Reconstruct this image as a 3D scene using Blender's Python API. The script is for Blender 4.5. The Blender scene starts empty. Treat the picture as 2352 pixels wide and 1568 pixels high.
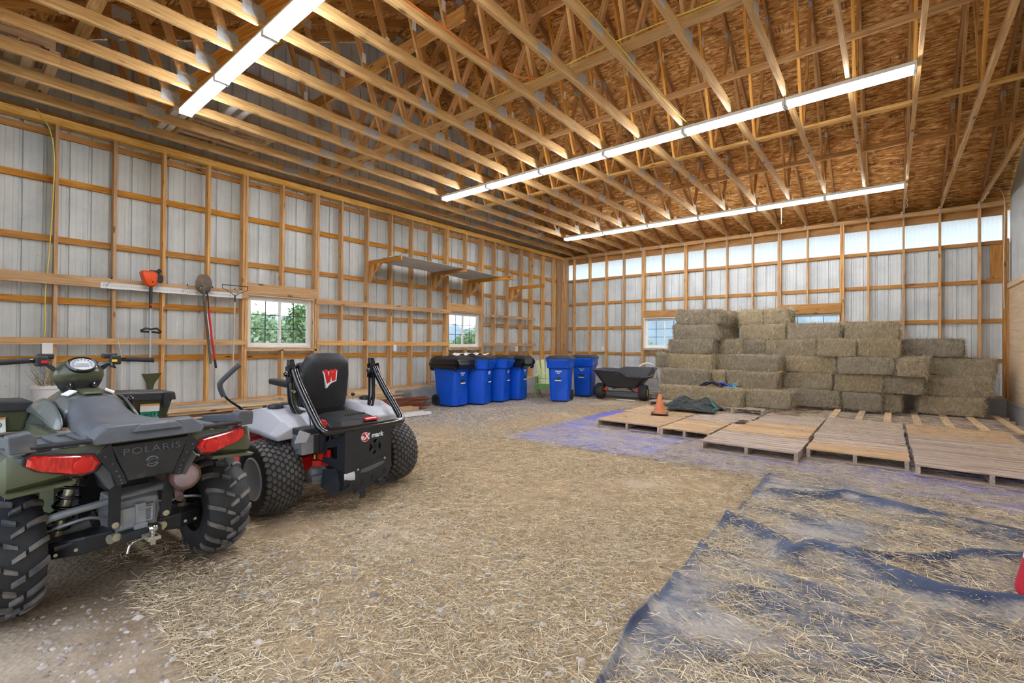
SKY, EXPO = 1.4, 1.03
import bpy, math, random
import numpy as np
from mathutils import Vector, Matrix, Euler, noise as mnoise
R = math.radians
rng = random.Random(7)
scene = bpy.context.scene
COL = scene.collection

# ------------------------------------------------------------------ mesh builder
class MB:
    """collects geometry, links it as ONE mesh object. gr = grain coordinates, rv = a random value per piece"""
    def __init__(s):
        s.v = []; s.f = []; s.g = []; s.r = []
    def add(s, vs, fs, g=None, r=None):
        b = len(s.v)
        s.v += [tuple(x) for x in vs]
        s.f += [tuple(i + b for i in f) for f in fs]
        s.g += [tuple(x) for x in (g if g is not None else vs)]
        s.r += [rng.random() if r is None else r] * len(vs)
        return s
    def box(s, x0, x1, y0, y1, z0, z1):
        return s.bar(((x0+x1)/2, y0, (z0+z1)/2), ((x0+x1)/2, y1, (z0+z1)/2), abs(x1-x0), abs(z1-z0)) if abs(y1-y0) >= max(abs(x1-x0), abs(z1-z0)) else \
            (s.bar((x0, (y0+y1)/2, (z0+z1)/2), (x1, (y0+y1)/2, (z0+z1)/2), abs(y1-y0), abs(z1-z0)) if abs(x1-x0) >= abs(z1-z0) else
             s.bar(((x0+x1)/2, (y0+y1)/2, z0), ((x0+x1)/2, (y0+y1)/2, z1), abs(x1-x0), abs(y1-y0), up=(0, 1, 0)))
    def bar(s, p0, p1, w, h, up=(0, 0, 1), taper=1.0):
        p0 = Vector(p0); p1 = Vector(p1); d = (p1-p0); L = d.length
        if L < 1e-9: return s
        d /= L; u = Vector(up)
        if abs(d.dot(u)) > .999: u = Vector((1, 0, 0))
        x = d.cross(u).normalized(); u = x.cross(d).normalized()
        vs = []; g = []; o = rng.random()*50; o2 = rng.random()*20
        for t, p, k in ((0, p0, 1), (1, p1, taper)):
            for a, b in ((-1, -1), (1, -1), (1, 1), (-1, 1)):
                vs.append(p + x*(a*w/2*k) + u*(b*h/2*k)); g.append((o+t*L, o2+a*w/2, o2*.7+b*h/2))
        return s.add(vs, [(0, 1, 2, 3), (7, 6, 5, 4), (0, 4, 5, 1), (1, 5, 6, 2), (2, 6, 7, 3), (3, 7, 4, 0)], g)
    def loft(s, rings, cap=True, closed=False):
        n = len(rings[0]); vs = [p for r in rings for p in r]; fs = []
        m = len(rings)
        for i in range(m if closed else m-1):
            j = (i+1) % m
            for k in range(n):
                l = (k+1) % n
                fs.append((i*n+k, i*n+l, j*n+l, j*n+k))
        if cap and not closed:
            fs.append(tuple(reversed(range(n)))); fs.append(tuple((m-1)*n+k for k in range(n)))
        return s.add(vs, fs)
    def tube(s, pts, r, n=10, cap=True, closed=False, smooth=0):
        P = [Vector(p) for p in pts]
        if smooth: P = chaikin(P, smooth)
        m = len(P); rad = r if isinstance(r, (list, tuple)) else [r]*m
        rings = []; prev = None
        for i, p in enumerate(P):
            if closed: d = P[(i+1) % m]-P[i-1]
            else: d = P[min(i+1, m-1)]-P[max(i-1, 0)]
            d.normalize()
            if prev is None:
                a = Vector((0, 0, 1)) if abs(d.z) < .9 else Vector((1, 0, 0))
                x = d.cross(a).normalized()
            else:
                x = (prev - d*prev.dot(d)).normalized()
            prev = x; y = d.cross(x)
            rings.append([p + (x*math.cos(2*math.pi*k/n)+y*math.sin(2*math.pi*k/n))*rad[i] for k in range(n)])
        return s.loft(rings, cap, closed)
    def lathe(s, prof, n=24, M=None, closed=False):
        """prof = (radius, height) pairs turned about local z, moved by M"""
        M = M or Matrix()
        rings = [[M @ Vector((r*math.cos(2*math.pi*k/n), r*math.sin(2*math.pi*k/n), z)) for k in range(n)] for r, z in prof]
        return s.loft(rings, cap=not closed, closed=closed)
    def prism(s, poly, d0, d1, M=None):
        M = M or Matrix(); n = len(poly)
        vs = [M @ Vector((x, y, d0)) for x, y in poly] + [M @ Vector((x, y, d1)) for x, y in poly]
        fs = [tuple(reversed(range(n))), tuple(range(n, 2*n))] + [(i, (i+1) % n, n+(i+1) % n, n+i) for i in range(n)]
        return s.add(vs, fs)
    def ball(s, c, r, n=12, sc=(1, 1, 1)):
        prof = [(max(1e-4, math.sin(math.pi*i/n)), -math.cos(math.pi*i/n)) for i in range(n+1)]
        M = Matrix.Translation(Vector(c)) @ Matrix.Diagonal((r*sc[0], r*sc[1], r*sc[2], 1))
        return s.lathe(prof, n*2, M)
    def xform(s, M, start=0):
        for i in range(start, len(s.v)):
            s.v[i] = tuple(M @ Vector(s.v[i]))
        return s
    def mesh(s, name):
        me = bpy.data.meshes.new(name)
        me.from_pydata(s.v, [], s.f); me.update()
        a = me.attributes.new('gr', 'FLOAT_VECTOR', 'POINT'); a.data.foreach_set('vector', np.array(s.g, dtype=np.float32).ravel())
        a = me.attributes.new('rv', 'FLOAT', 'POINT'); a.data.foreach_set('value', np.array(s.r, dtype=np.float32))
        return me
    def build(s, name, mat, parent=None, loc=None, smooth=None, bevel=0, sub=0, rot=None):
        me = s.mesh(name)
        if mat: me.materials.append(mat)
        if smooth:
            me.polygons.foreach_set('use_smooth', [True]*len(me.polygons))
            me.set_sharp_from_angle(angle=R(smooth))
        return link(name, me, parent, loc, rot, bevel, sub)

def link(name, me, parent=None, loc=None, rot=None, bevel=0, sub=0):
    o = bpy.data.objects.new(name, me); COL.objects.link(o)
    if parent is not None: o.parent = parent
    if loc is not None: o.location = loc
    if rot is not None: o.rotation_euler = rot
    if bevel:
        m = o.modifiers.new('bevel', 'BEVEL'); m.width = bevel; m.segments = 2; m.limit_method = 'ANGLE'; m.angle_limit = R(35)
    if sub:
        m = o.modifiers.new('sub', 'SUBSURF'); m.levels = sub; m.render_levels = sub
    return o

def chaikin(P, k=2, closed=False):
    for _ in range(k):
        Q = [P[0]]
        for a, b in zip(P[:-1], P[1:]):
            Q += [a*.75+b*.25, a*.25+b*.75]
        Q.append(P[-1]); P = Q
    return P

def fast_mesh(name, V, quads, rv=None, mat=None, smooth=False):
    """V (n,3) array, quads (m,4) array"""
    me = bpy.data.meshes.new(name)
    V = np.asarray(V, dtype=np.float32); Q = np.asarray(quads, dtype=np.int32); m = len(Q)
    me.vertices.add(len(V)); me.vertices.foreach_set('co', V.ravel())
    me.loops.add(m*4); me.loops.foreach_set('vertex_index', Q.ravel())
    me.polygons.add(m); me.polygons.foreach_set('loop_start', np.arange(0, m*4, 4, dtype=np.int32))
    try: me.polygons.foreach_set('loop_total', np.full(m, 4, dtype=np.int32))
    except Exception: pass
    if rv is not None:
        a = me.attributes.new('rv', 'FLOAT', 'POINT'); a.data.foreach_set('value', np.asarray(rv, dtype=np.float32))
    a = me.attributes.new('gr', 'FLOAT_VECTOR', 'POINT'); a.data.foreach_set('vector', V.ravel())
    if mat: me.materials.append(mat)
    if smooth: me.polygons.foreach_set('use_smooth', [True]*m)
    me.update(calc_edges=True); me.validate()
    return me

# ------------------------------------------------------------------ object bookkeeping
def tag(o, label=None, cat=None, group=None, kind=None):
    if label: o['label'] = label
    if cat: o['category'] = cat
    if group: o['group'] = group
    if kind: o['kind'] = kind
    return o
def thing(name, label, cat, loc=(0, 0, 0), rz=0, group=None, rot=None):
    o = bpy.data.objects.new(name, None); COL.objects.link(o)
    o.location = loc; o.rotation_euler = rot or (0, 0, rz); o.empty_display_size = .1
    return tag(o, label, cat, group)
def struct(o):
    o['kind'] = 'structure'; return o
def dup(root, loc=None, rz=None, label=None, group=None):
    r = root.copy(); COL.objects.link(r)
    if loc is not None: r.location = loc
    if rz is not None: r.rotation_euler = (0, 0, rz)
    tag(r, label, None, group)
    for ch in list(root.children):
        c = ch.copy(); COL.objects.link(c); c.parent = r
        for g in list(ch.children):
            d = g.copy(); COL.objects.link(d); d.parent = c
    return r
ORD = ['first','second','third','fourth','fifth','sixth','seventh','eighth','ninth','tenth','eleventh','twelfth','thirteenth','fourteenth','fifteenth','sixteenth','seventeenth','eighteenth','nineteenth','twentieth','twenty-first','twenty-second']

def text_mesh(txt, size, depth, shear=0.0, spacing=1.0, bold=0.0):
    """lettering as a MB centred on the origin in the xy plane, extruded along z"""
    cu = bpy.data.curves.new('lettering', 'FONT'); cu.body = txt; cu.size = size; cu.extrude = depth/2
    cu.align_x = 'CENTER'; cu.align_y = 'CENTER'; cu.shear = shear; cu.space_character = spacing; cu.offset = bold; cu.resolution_u = 3
    o = bpy.data.objects.new('lettering', cu); COL.objects.link(o)
    dg = bpy.context.evaluated_depsgraph_get(); dg.update()
    me = o.evaluated_get(dg).to_mesh()
    b = MB(); b.add([v.co[:] for v in me.vertices], [tuple(p.vertices) for p in me.polygons])
    o.evaluated_get(dg).to_mesh_clear(); bpy.data.objects.remove(o); bpy.data.curves.remove(cu)
    return b

# ------------------------------------------------------------------ materials
def srgb(r, g, b):
    f = lambda c: (c/255/12.92 if c/255 <= .04045 else ((c/255+.055)/1.055)**2.4)
    return (f(r), f(g), f(b), 1)
class NT:
    def __init__(s, name):
        s.m = bpy.data.materials.new(name); s.m.use_nodes = True
        s.t = s.m.node_tree; s.n = s.t.nodes; s.l = s.t.links
        s.bsdf = s.n['Principled BSDF']; s.out = s.n['Material Output']
    def node(s, t, **kw):
        n = s.n.new(t)
        for k, v in kw.items():
            if k.startswith('i_'):
                n.inputs[k[2:].replace('_', ' ')].default_value = v
            else: setattr(n, k, v)
        return n
    def link(s, a, b): s.l.new(a, b)
    def attr(s, name): return s.node('ShaderNodeAttribute', attribute_name=name)
    def mapping(s, vec, scale=(1, 1, 1), rot=(0, 0, 0), loc=(0, 0, 0)):
        m = s.node('ShaderNodeMapping'); m.inputs['Scale'].default_value = scale; m.inputs['Rotation'].default_value = rot; m.inputs['Location'].default_value = loc
        s.link(vec, m.inputs['Vector']); return m.outputs[0]
    def noise(s, vec, scale=5, detail=4, rough=.55, dist=0):
        n = s.node('ShaderNodeTexNoise'); n.inputs['Scale'].default_value = scale; n.inputs['Detail'].default_value = detail
        n.inputs['Roughness'].default_value = rough; n.inputs['Distortion'].default_value = dist
        if vec is not None: s.link(vec, n.inputs['Vector'])
        return n.outputs['Fac']
    def voro(s, vec, scale=5, feature='F1', out='Distance', rand=1):
        n = s.node('ShaderNodeTexVoronoi', feature=feature); n.inputs['Scale'].default_value = scale; n.inputs['Randomness'].default_value = rand
        if vec is not None: s.link(vec, n.inputs['Vector'])
        return n.outputs[out]
    def ramp(s, fac, stops, interp='LINEAR'):
        r = s.node('ShaderNodeValToRGB'); cr = r.color_ramp; cr.interpolation = interp
        while len(cr.elements) < len(stops): cr.elements.new(.5)
        for e, (p, c) in zip(cr.elements, stops):
            e.position = p; e.color = c if len(c) == 4 else (*c, 1)
        s.link(fac, r.inputs[0]); return r.outputs[0]
    def mix(s, fac, a, b, mode='MIX'):
        m = s.node('ShaderNodeMix', data_type='RGBA', blend_type=mode)
        for val, i in ((fac, 0), (a, 6), (b, 7)):
            if isinstance(val, (int, float)): m.inputs[i].default_value = val
            elif isinstance(val, tuple): m.inputs[i].default_value = val
            else: s.link(val, m.inputs[i])
        return m.outputs[2]
    def math(s, op, a, b=None, clamp=False):
        m = s.node('ShaderNodeMath', operation=op, use_clamp=clamp)
        for val, i in ((a, 0), (b, 1)):
            if val is None: continue
            if isinstance(val, (int, float)): m.inputs[i].default_value = val
            else: s.link(val, m.inputs[i])
        return m.outputs[0]
    def bump(s, h, strength=.3, dist=.01):
        b = s.node('ShaderNodeBump'); b.inputs['Strength'].default_value = strength; b.inputs['Distance'].default_value = dist
        s.link(h, b.inputs['Height']); s.link(b.outputs[0], s.bsdf.inputs['Normal'])
    def done(s, color=None, rough=.6, metal=0, spec=.5):
        if color is not None:
            if isinstance(color, tuple): s.bsdf.inputs['Base Color'].default_value = color
            else: s.link(color, s.bsdf.inputs['Base Color'])
        if isinstance(rough, (int, float)): s.bsdf.inputs['Roughness'].default_value = rough
        else: s.link(rough, s.bsdf.inputs['Roughness'])
        s.bsdf.inputs['Metallic'].default_value = metal; s.bsdf.inputs['Specular IOR Level'].default_value = spec
        return s.m
M = {}
def plain(name, c, rough=.5, metal=0, var=.12, scale=8, bump=0, spec=.5, coat=0, dirt=None):
    """one colour, gently mottled by noise"""
    t = NT(name); co = t.node('ShaderNodeTexCoord').outputs['Object']
    n = t.noise(co, scale, 5)
    a = tuple(min(1, x*(1-var)) for x in c[:3])+(1,); b = tuple(min(1, x*(1+var)) for x in c[:3])+(1,)
    col = t.ramp(n, [(.3, a), (.7, b)])
    if dirt:
        dn = t.noise(co, dirt[1], 6, .65); col = t.mix(t.ramp(dn, [(dirt[2], (0, 0, 0, 1)), (dirt[2]+.2, (1, 1, 1, 1))]), col, dirt[0])
    if bump: t.bump(t.noise(co, scale*12, 3), bump, .004)
    if coat: t.bsdf.inputs['Coat Weight'].default_value = coat
    M[name] = t.done(col, rough, metal, spec); return M[name]
def wood(name, dark, mid, light, knots=True, rough=.65, gscale=1.0):
    t = NT(name); g = t.attr('gr').outputs['Vector']; rv = t.attr('rv').outputs['Fac']
    v = t.mapping(g, (1.2*gscale, 22*gscale, 22*gscale))
    n = t.noise(v, 2.2, 5, .6, .6)
    col = t.ramp(n, [(.28, dark), (.5, mid), (.72, light)])
    big = t.noise(t.mapping(g, (.7, 3, 3)), 1.3, 2)
    col = t.mix(t.math('MULTIPLY', t.math('SUBTRACT', big, .3, True), .8), col, dark)
    if knots:
        k = t.voro(t.mapping(g, (2.1, 7, 7)), 1.0)
        kc = tuple(x*.45 for x in dark[:3])+(1,)
        col = t.mix(t.ramp(k, [(.07, (1, 1, 1, 1)), (.15, (0, 0, 0, 1))]), col, kc)
    h = t.node('ShaderNodeHueSaturation'); t.link(col, h.inputs['Color'])
    t.link(t.math('ADD', t.math('MULTIPLY', rv, .36), .82), h.inputs['Value'])
    t.link(t.math('ADD', t.math('MULTIPLY', rv, .2), .9), h.inputs['Saturation'])
    t.bump(n, .15, .003)
    M[name] = t.done(h.outputs[0], rough, 0, .3); return M[name]
wood('stud_pine', srgb(176, 126, 76), srgb(208, 164, 112), srgb(230, 194, 144))
wood('chord_pine', srgb(188, 138, 70), srgb(218, 174, 106), srgb(238, 206, 146))
wood('web_pine', srgb(168, 112, 56), srgb(206, 154, 90), srgb(230, 190, 128))
wood('girt_pine', srgb(150, 98, 44), srgb(188, 134, 68), srgb(210, 162, 98))
wood('plank_grey', srgb(128, 112, 102), srgb(184, 166, 150), srgb(214, 200, 184), knots=False)
wood('plank_tan', srgb(150, 118, 84), srgb(198, 166, 128), srgb(218, 192, 156))
wood('plank_pale', srgb(180, 150, 110), srgb(216, 188, 148), srgb(234, 214, 180))
wood('plank_red', srgb(82, 46, 34), srgb(120, 72, 52), srgb(146, 96, 72), knots=False)
wood('plywood', srgb(198, 172, 140), srgb(222, 200, 168), srgb(232, 212, 182), knots=False, gscale=.4)

def osb():
    t = NT('osb_sheathing'); g = t.attr('gr').outputs['Vector']
    def flakes(rot, sc):
        v = t.mapping(g, (sc, sc*4.5, 1), (0, 0, rot)); return t.voro(v, 1.0, out='Color', rand=1)
    a = t.node('ShaderNodeSeparateColor'); t.link(flakes(.5, 8), a.inputs[0])
    b = t.node('ShaderNodeSeparateColor'); t.link(flakes(-.6, 9.5), b.inputs[0])
    c = t.node('ShaderNodeSeparateColor'); t.link(flakes(.05, 12), c.inputs[0])
    f = t.math('ADD', t.math('MULTIPLY', a.outputs[0], .4), t.math('ADD', t.math('MULTIPLY', b.outputs[0], .35), t.math('MULTIPLY', c.outputs[1], .25)))
    col = t.ramp(f, [(.18, srgb(132, 82, 36)), (.42, srgb(182, 124, 62)), (.62, srgb(208, 152, 86)), (.82, srgb(238, 198, 136))])
    # sheet joints and the mill's stamped marks
    s = t.node('ShaderNodeSeparateXYZ'); t.link(g, s.inputs[0])
    fx = t.math('FRACT', t.math('DIVIDE', s.outputs[0], 2.44)); fy = t.math('FRACT', t.math('DIVIDE', s.outputs[1], 1.22))
    joint = t.math('LESS_THAN', fy, .006)
    col = t.mix(joint, col, srgb(60, 34, 12))
    band = t.math('LESS_THAN', t.math('ABSOLUTE', t.math('SUBTRACT', fy, .5)), .045)
    gap = t.math('GREATER_THAN', t.noise(t.mapping(g, (26, 2.5, 1)), 1.0, 1), .53)
    run = t.math('LESS_THAN', t.math('FRACT', t.math('DIVIDE', s.outputs[0], .81)), .42)
    st = t.math('MULTIPLY', t.math('MULTIPLY', band, gap), run)
    col = t.mix(t.math('MULTIPLY', st, .6), col, srgb(58, 38, 30))
    t.bump(f, .25, .004)
    M['osb'] = t.done(col, .75, 0, .25)
osb()

def siding():
    t = NT('painted_steel_siding'); co = t.node('ShaderNodeTexCoord').outputs['Object']
    n = t.noise(co, 1.6, 5, .6)
    col = t.ramp(n, [(.3, srgb(186, 192, 192)), (.55, srgb(206, 210, 208)), (.8, srgb(214, 219, 220))])
    spots = t.voro(t.mapping(co, (1, 1, 1)), 7.0)
    keep = t.math('GREATER_THAN', t.noise(co, 3.0, 2), .52)
    sp = t.math('MULTIPLY', t.ramp(spots, [(.03, (1, 1, 1, 1)), (.06, (0, 0, 0, 1))]), keep)
    col = t.mix(t.math('MULTIPLY', sp, .7), col, srgb(92, 80, 66))
    M['siding'] = t.done(col, .42, 0, .5)
siding()

def translucent_panel():
    t = NT('translucent_panel')
    d = t.node('ShaderNodeBsdfDiffuse'); d.inputs[0].default_value = srgb(238, 240, 243)
    tr = t.node('ShaderNodeBsdfTranslucent'); tr.inputs[0].default_value = (.86, .91, .97, 1)
    mx = t.node('ShaderNodeMixShader'); mx.inputs[0].default_value = .86
    t.link(d.outputs[0], mx.inputs[1]); t.link(tr.outputs[0], mx.inputs[2]); t.link(mx.outputs[0], t.out.inputs[0])
    M['clear_panel'] = t.m
translucent_panel()

def tread(name, base, lugc, dirtc):
    t = NT(name); rv = t.attr('rv').outputs['Fac']; co = t.node('ShaderNodeTexCoord').outputs['Object']
    n = t.noise(co, 10, 5, .6); a = t.ramp(n, [(.3, base), (.7, tuple(min(1, x*1.5) for x in base[:3])+(1,))]); b = t.ramp(n, [(.35, lugc), (.7, dirtc)])
    col = t.mix(t.math('GREATER_THAN', rv, .9), a, b); t.bump(t.noise(co, 90, 3), .2, .004)
    M[name] = t.done(col, .62, 0, .45)
tread('rubber_muddy', srgb(38, 39, 42), srgb(70, 73, 78), srgb(132, 126, 118))
tread('rubber_turf', srgb(30, 30, 31), srgb(66, 66, 68), srgb(96, 94, 90))
def emit(name, c, strength):
    t = NT(name); e = t.node('ShaderNodeEmission'); e.inputs[0].default_value = c; e.inputs[1].default_value = strength
    t.link(e.outputs[0], t.out.inputs[0]); M[name] = t.m
def glass():
    t = NT('window_glass'); t.bsdf.inputs['Transmission Weight'].default_value = 1
    tr = t.node('ShaderNodeBsdfTransparent'); gl = t.node('ShaderNodeBsdfGlossy'); gl.inputs['Roughness'].default_value = .02
    fr = t.node('ShaderNodeFresnel'); fr.inputs[0].default_value = 1.35
    mx = t.node('ShaderNodeMixShader'); t.link(fr.outputs[0], mx.inputs[0]); t.link(tr.outputs[0], mx.inputs[1]); t.link(gl.outputs[0], mx.inputs[2])
    t.link(mx.outputs[0], t.out.inputs[0]); M['glass'] = t.m
glass()
plain('white_paint', srgb(232, 232, 230), .35, var=.03)
plain('white_vinyl', srgb(236, 234, 230), .4, var=.04)
plain('paper', srgb(236, 236, 232), .8, var=.03)
plain('galvanised', srgb(186, 188, 188), .45, .25, .15, 30)
plain('concrete', srgb(172, 172, 172), .85, var=.14, scale=5, bump=.3)
plain('dark_gap', srgb(40, 34, 30), .9)
plain('black_plastic', srgb(44, 45, 48), .45, var=.2, scale=14, bump=.12, dirt=(srgb(104, 98, 88), 3, .62))
plain('rack_plastic', srgb(84, 88, 94), .5, var=.16, scale=14, bump=.15, dirt=(srgb(124, 120, 112), 4, .6))
plain('black_gloss', srgb(16, 18, 22), .16, var=.1, spec=.7, coat=.4)
plain('satin_black', srgb(36, 40, 46), .38, var=.12, scale=10)
plain('black_vinyl', srgb(34, 37, 42), .48, var=.12, scale=20, bump=.1)
plain('seat_vinyl', srgb(82, 85, 92), .5, var=.1, scale=10, bump=.08)
plain('rubber', srgb(46, 46, 47), .75, var=.18, scale=10, bump=.2, dirt=(srgb(96, 88, 78), 4, .58))
plain('olive_body', srgb(86, 90, 66), .34, var=.08, scale=3, coat=.25, dirt=(srgb(126, 122, 100), 3, .66))
plain('pod_olive', srgb(78, 80, 58), .3, var=.08, coat=.3)
plain('tank_gloss', srgb(88, 94, 92), .22, var=.1, coat=.5)
plain('red_paint', srgb(200, 30, 28), .32, var=.1)
plain('red_plastic', srgb(214, 36, 40), .35, var=.06)
plain('grey_cast', srgb(142, 146, 152), .5, .25, .14, 14, bump=.2, dirt=(srgb(108, 102, 92), 5, .58))
plain('chrome', srgb(206, 208, 210), .12, 1, .05)
plain('zinc', srgb(190, 186, 164), .35, .7, .1)
plain('rust_brown', srgb(104, 78, 72), .7, .2, .25, 18, bump=.2)
plain('muffler_end', srgb(150, 132, 136), .6, .2, .18, 12)
plain('pod_grey', srgb(176, 178, 184), .4, var=.06, scale=3)
plain('rim_grey', srgb(190, 194, 200), .35, .1, .05)
plain('rim_dark', srgb(52, 52, 54), .5, .2, .2)
plain('foam_grip', srgb(72, 76, 82), .8, var=.08, scale=40)
plain('bin_blue', srgb(0, 82, 206), .36, var=.08, scale=3, dirt=(srgb(40, 104, 196), 3, .68))
plain('lid_black', srgb(44, 46, 52), .5, var=.15)
plain('bag_black', srgb(20, 20, 23), .26, var=.2, spec=.7)
plain('white_ink', srgb(228, 232, 238), .6, var=.05)
plain('faded_ink', srgb(150, 176, 214), .6, var=.12)
plain('yellow_rim', srgb(230, 176, 26), .4, var=.06)
plain('cone_orange', srgb(206, 126, 84), .6, var=.12, scale=12)
plain('cone_base', srgb(66, 54, 46), .8)
plain('green_light', srgb(198, 214, 160), .55, var=.05)
plain('green_mid', srgb(112, 160, 82), .55, var=.08)
plain('net_green', srgb(56, 112, 106), .6, var=.2, scale=20)
plain('net_dark', srgb(48, 54, 50), .8, var=.3, scale=20)
plain('rope_blue', srgb(20, 60, 170), .6, var=.2, scale=20)
plain('rope_cyan', srgb(90, 190, 220), .6)
plain('rope_navy', srgb(26, 30, 54), .7)
plain('yellow_plastic', srgb(226, 190, 40), .5)
plain('tool_orange', srgb(232, 84, 28), .32, var=.06)
plain('steel_rusty', srgb(112, 96, 82), .6, .4, .25, 20)
plain('handle_red', srgb(196, 24, 40), .35)
plain('handle_dark', srgb(84, 84, 84), .6, var=.2)
plain('handle_ash', srgb(206, 184, 158), .6, var=.1)
plain('cable_yellow', srgb(228, 204, 92), .5, var=.08)
plain('cable_orange', srgb(228, 128, 46), .5, var=.08)
plain('cable_white', srgb(226, 222, 206), .5, var=.05)
plain('bag_red', srgb(196, 34, 58), .6, var=.1, scale=12)
plain('tag_green', srgb(40, 176, 150), .4, var=.05)
plain('ink_black', srgb(20, 20, 22), .5)
plain('warn_yellow', srgb(240, 200, 40), .4)
plain('warn_orange', srgb(226, 150, 70), .4)
plain('plant_dry', srgb(140, 122, 88), .8, var=.3, scale=30)
plain('leaf_green', srgb(128, 158, 104), .6, var=.35, scale=1.2)
plain('leaf_pale', srgb(170, 192, 150), .6, var=.3, scale=1.2)
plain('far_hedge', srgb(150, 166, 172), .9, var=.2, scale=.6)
plain('roof_slate', srgb(92, 98, 140), .7, var=.1)
plain('house_wall', srgb(196, 200, 206), .7, var=.05)
plain('outside_ground', srgb(150, 152, 120), .9, var=.2, scale=.5)
plain('roof_metal', srgb(150, 150, 150), .5)
def lens_red():
    t = NT('lens_red'); co = t.node('ShaderNodeTexCoord').outputs['Object']
    n = t.noise(t.mapping(co, (60, 60, 20)), 1.2, 2)
    col = t.ramp(n, [(.3, srgb(150, 6, 10)), (.6, srgb(220, 22, 24)), (.8, srgb(240, 60, 44))])
    t.bsdf.inputs['Coat Weight'].default_value = .8
    M['lens_red'] = t.done(col, .15, 0, .7)
lens_red()
# ------------------------------------------------------------------ the building shell
XL, YB, XR, YN = -8.71, 13.59, 1.86, -.95
YRIDGE, ZRIDGE = 6.32, 8.2
def roofz(y): return ZRIDGE - .5*abs(y-YRIDGE)
def rib_profile(u0, u1, pitch=.2286, depth=.027, minor=True):
    """(u, offset) columns of ribbed wall sheeting"""
    out = [(u0, 0)]
    k = math.floor(u0/pitch)
    while k*pitch < u1+pitch:
        c = k*pitch
        for d, o in ((-.022, 0), (-.012, 1), (.012, 1), (.022, 0)):
            if u0 < c+d < u1: out.append((c+d, o*depth))
        if minor:
            for m in (.076, .152):
                for d, o in ((-.012, 0), (-.006, .09), (.006, .09), (.012, 0)):
                    if u0 < c+m+d < u1: out.append((c+m+d, o*depth))
        k += 1
    out.append((u1, 0)); return out
def corrugation(u0, u1, pitch, depth):
    n = int((u1-u0)/pitch*6); return [(u0+(u1-u0)*i/n, depth*.5*(1-math.cos(2*math.pi*(u1-u0)*i/n/pitch))) for i in range(n+1)]
def sheet(mb, prof, place, z0, z1, holes=()):
    """prof columns; place(u, off) -> x,y ; z0,z1 numbers or functions of u; holes (ua,ub,za,zb)"""
    f0 = z0 if callable(z0) else (lambda u: z0); f1 = z1 if callable(z1) else (lambda u: z1)
    for (u, o), (v, q) in zip(prof[:-1], prof[1:]):
        if v-u < 1e-6: continue
        mid = (u+v)/2; spans = [(f0, f1)]
        for ua, ub, za, zb in holes:
            if ua < mid < ub: spans = [(f0, (lambda _u, z=za: z)), ((lambda _u, z=zb: z), f1)]
        for a, b in spans:
            x0, y0 = place(u, o); x1, y1 = place(v, q)
            mb.add([(x0, y0, a(u)), (x1, y1, a(v)), (x1, y1, b(v)), (x0, y0, b(u))], [(0, 1, 2, 3)], r=.5)

# ---- left gable wall
W1, W2 = (3.44, 4.62, 1.32, 2.23), (8.22, 9.42, 1.33, 2.23)
mb = MB()
sheet(mb, rib_profile(-.95, 13.77), lambda u, o: (XL-.18-o, u), .38, lambda u: roofz(u)-.01, [W1, W2])
wall_left = struct(mb.build('wall_left', M['siding']))
def on_left(name, mat, y0, y1, z0, z1, x0=XL-.14, x1=XL):
    return MB().box(x0, x1, y0, y1, z0, z1).build(name, M[mat], wall_left)
for y in (-.82, -.2, .40, 1.01, 1.62, 2.21, 2.82, 5.23, 5.84, 6.45, 7.04, 7.62, 10.0, 10.6, 11.26, 11.79, 12.43, 13.07, 13.36):
    on_left('stud', 'stud_pine', y-.019, y+.019, .43, 4.31)
for y in (3.355, 3.40, 4.67, 4.715, 8.15, 8.19, 9.46, 9.50):
    on_left('stud', 'stud_pine', y-.019, y+.019, .43, 4.31)
for y in (4.03, 8.84):
    on_left('cripple_stud', 'stud_pine', y-.019, y+.019, 2.45, 4.31); on_left('cripple_stud', 'stud_pine', y-.019, y+.019, .43, 1.28)
on_left('corner_post', 'stud_pine', 13.46, 13.59, .43, 4.31)
on_left('top_plate', 'chord_pine', -.95, 13.73, 4.31, 4.41)
on_left('upper_plate', 'girt_pine', -.95, 13.73, 4.41, 4.47, XL-.14, XL-.05)
on_left('bottom_plate', 'stud_pine', -.95, 13.59, .39, .43)
for z0, z1 in ((4.183, 4.27), (3.55, 3.638), (2.745, 2.832), (1.112, 1.196)):
    on_left('girt', 'girt_pine', -.95, 13.7, z0, z1, XL-.178, XL-.14)
for a, b in ((-.95, 3.32), (4.74, 8.12), (9.52, 13.7)):
    on_left('girt', 'girt_pine', a, b, 1.912, 2.0, XL-.178, XL-.14)
for z in (5.23, 6.10, 6.97):
    h = (ZRIDGE-.2-z)*2
    on_left('gable_girt', 'girt_pine', YRIDGE-h, YRIDGE+h, z, z+.085, XL-.178, XL-.14)
# boards nailed across the stud faces
on_left('cross_board', 'stud_pine', -.95, 3.43, 2.16, 2.30, XL, XL+.036)
on_left('cross_board', 'stud_pine', -.95, 3.40, 1.355, 1.445, XL, XL+.036)
on_left('cross_board', 'stud_pine', 4.68, 8.22, 1.36, 1.45, XL, XL+.036)
on_left('cross_board', 'stud_pine', 9.48, 11.93, 1.36, 1.44, XL, XL+.036)
on_left('cross_board', 'stud_pine', 4.66, 8.26, 2.17, 2.27, XL, XL+.036)
on_left('cross_board', 'stud_pine', 9.48, 11.9, 2.17, 2.24, XL, XL+.036)
for a, b in ((3.42, 4.705), (8.2, 9.48)):
    on_left('window_header', 'stud_pine', a, b, 2.255, 2.45, XL-.10, XL+.012)
    on_left('window_sill_plate', 'stud_pine', a, b, 1.25, 1.288, XL-.14, XL)

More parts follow.
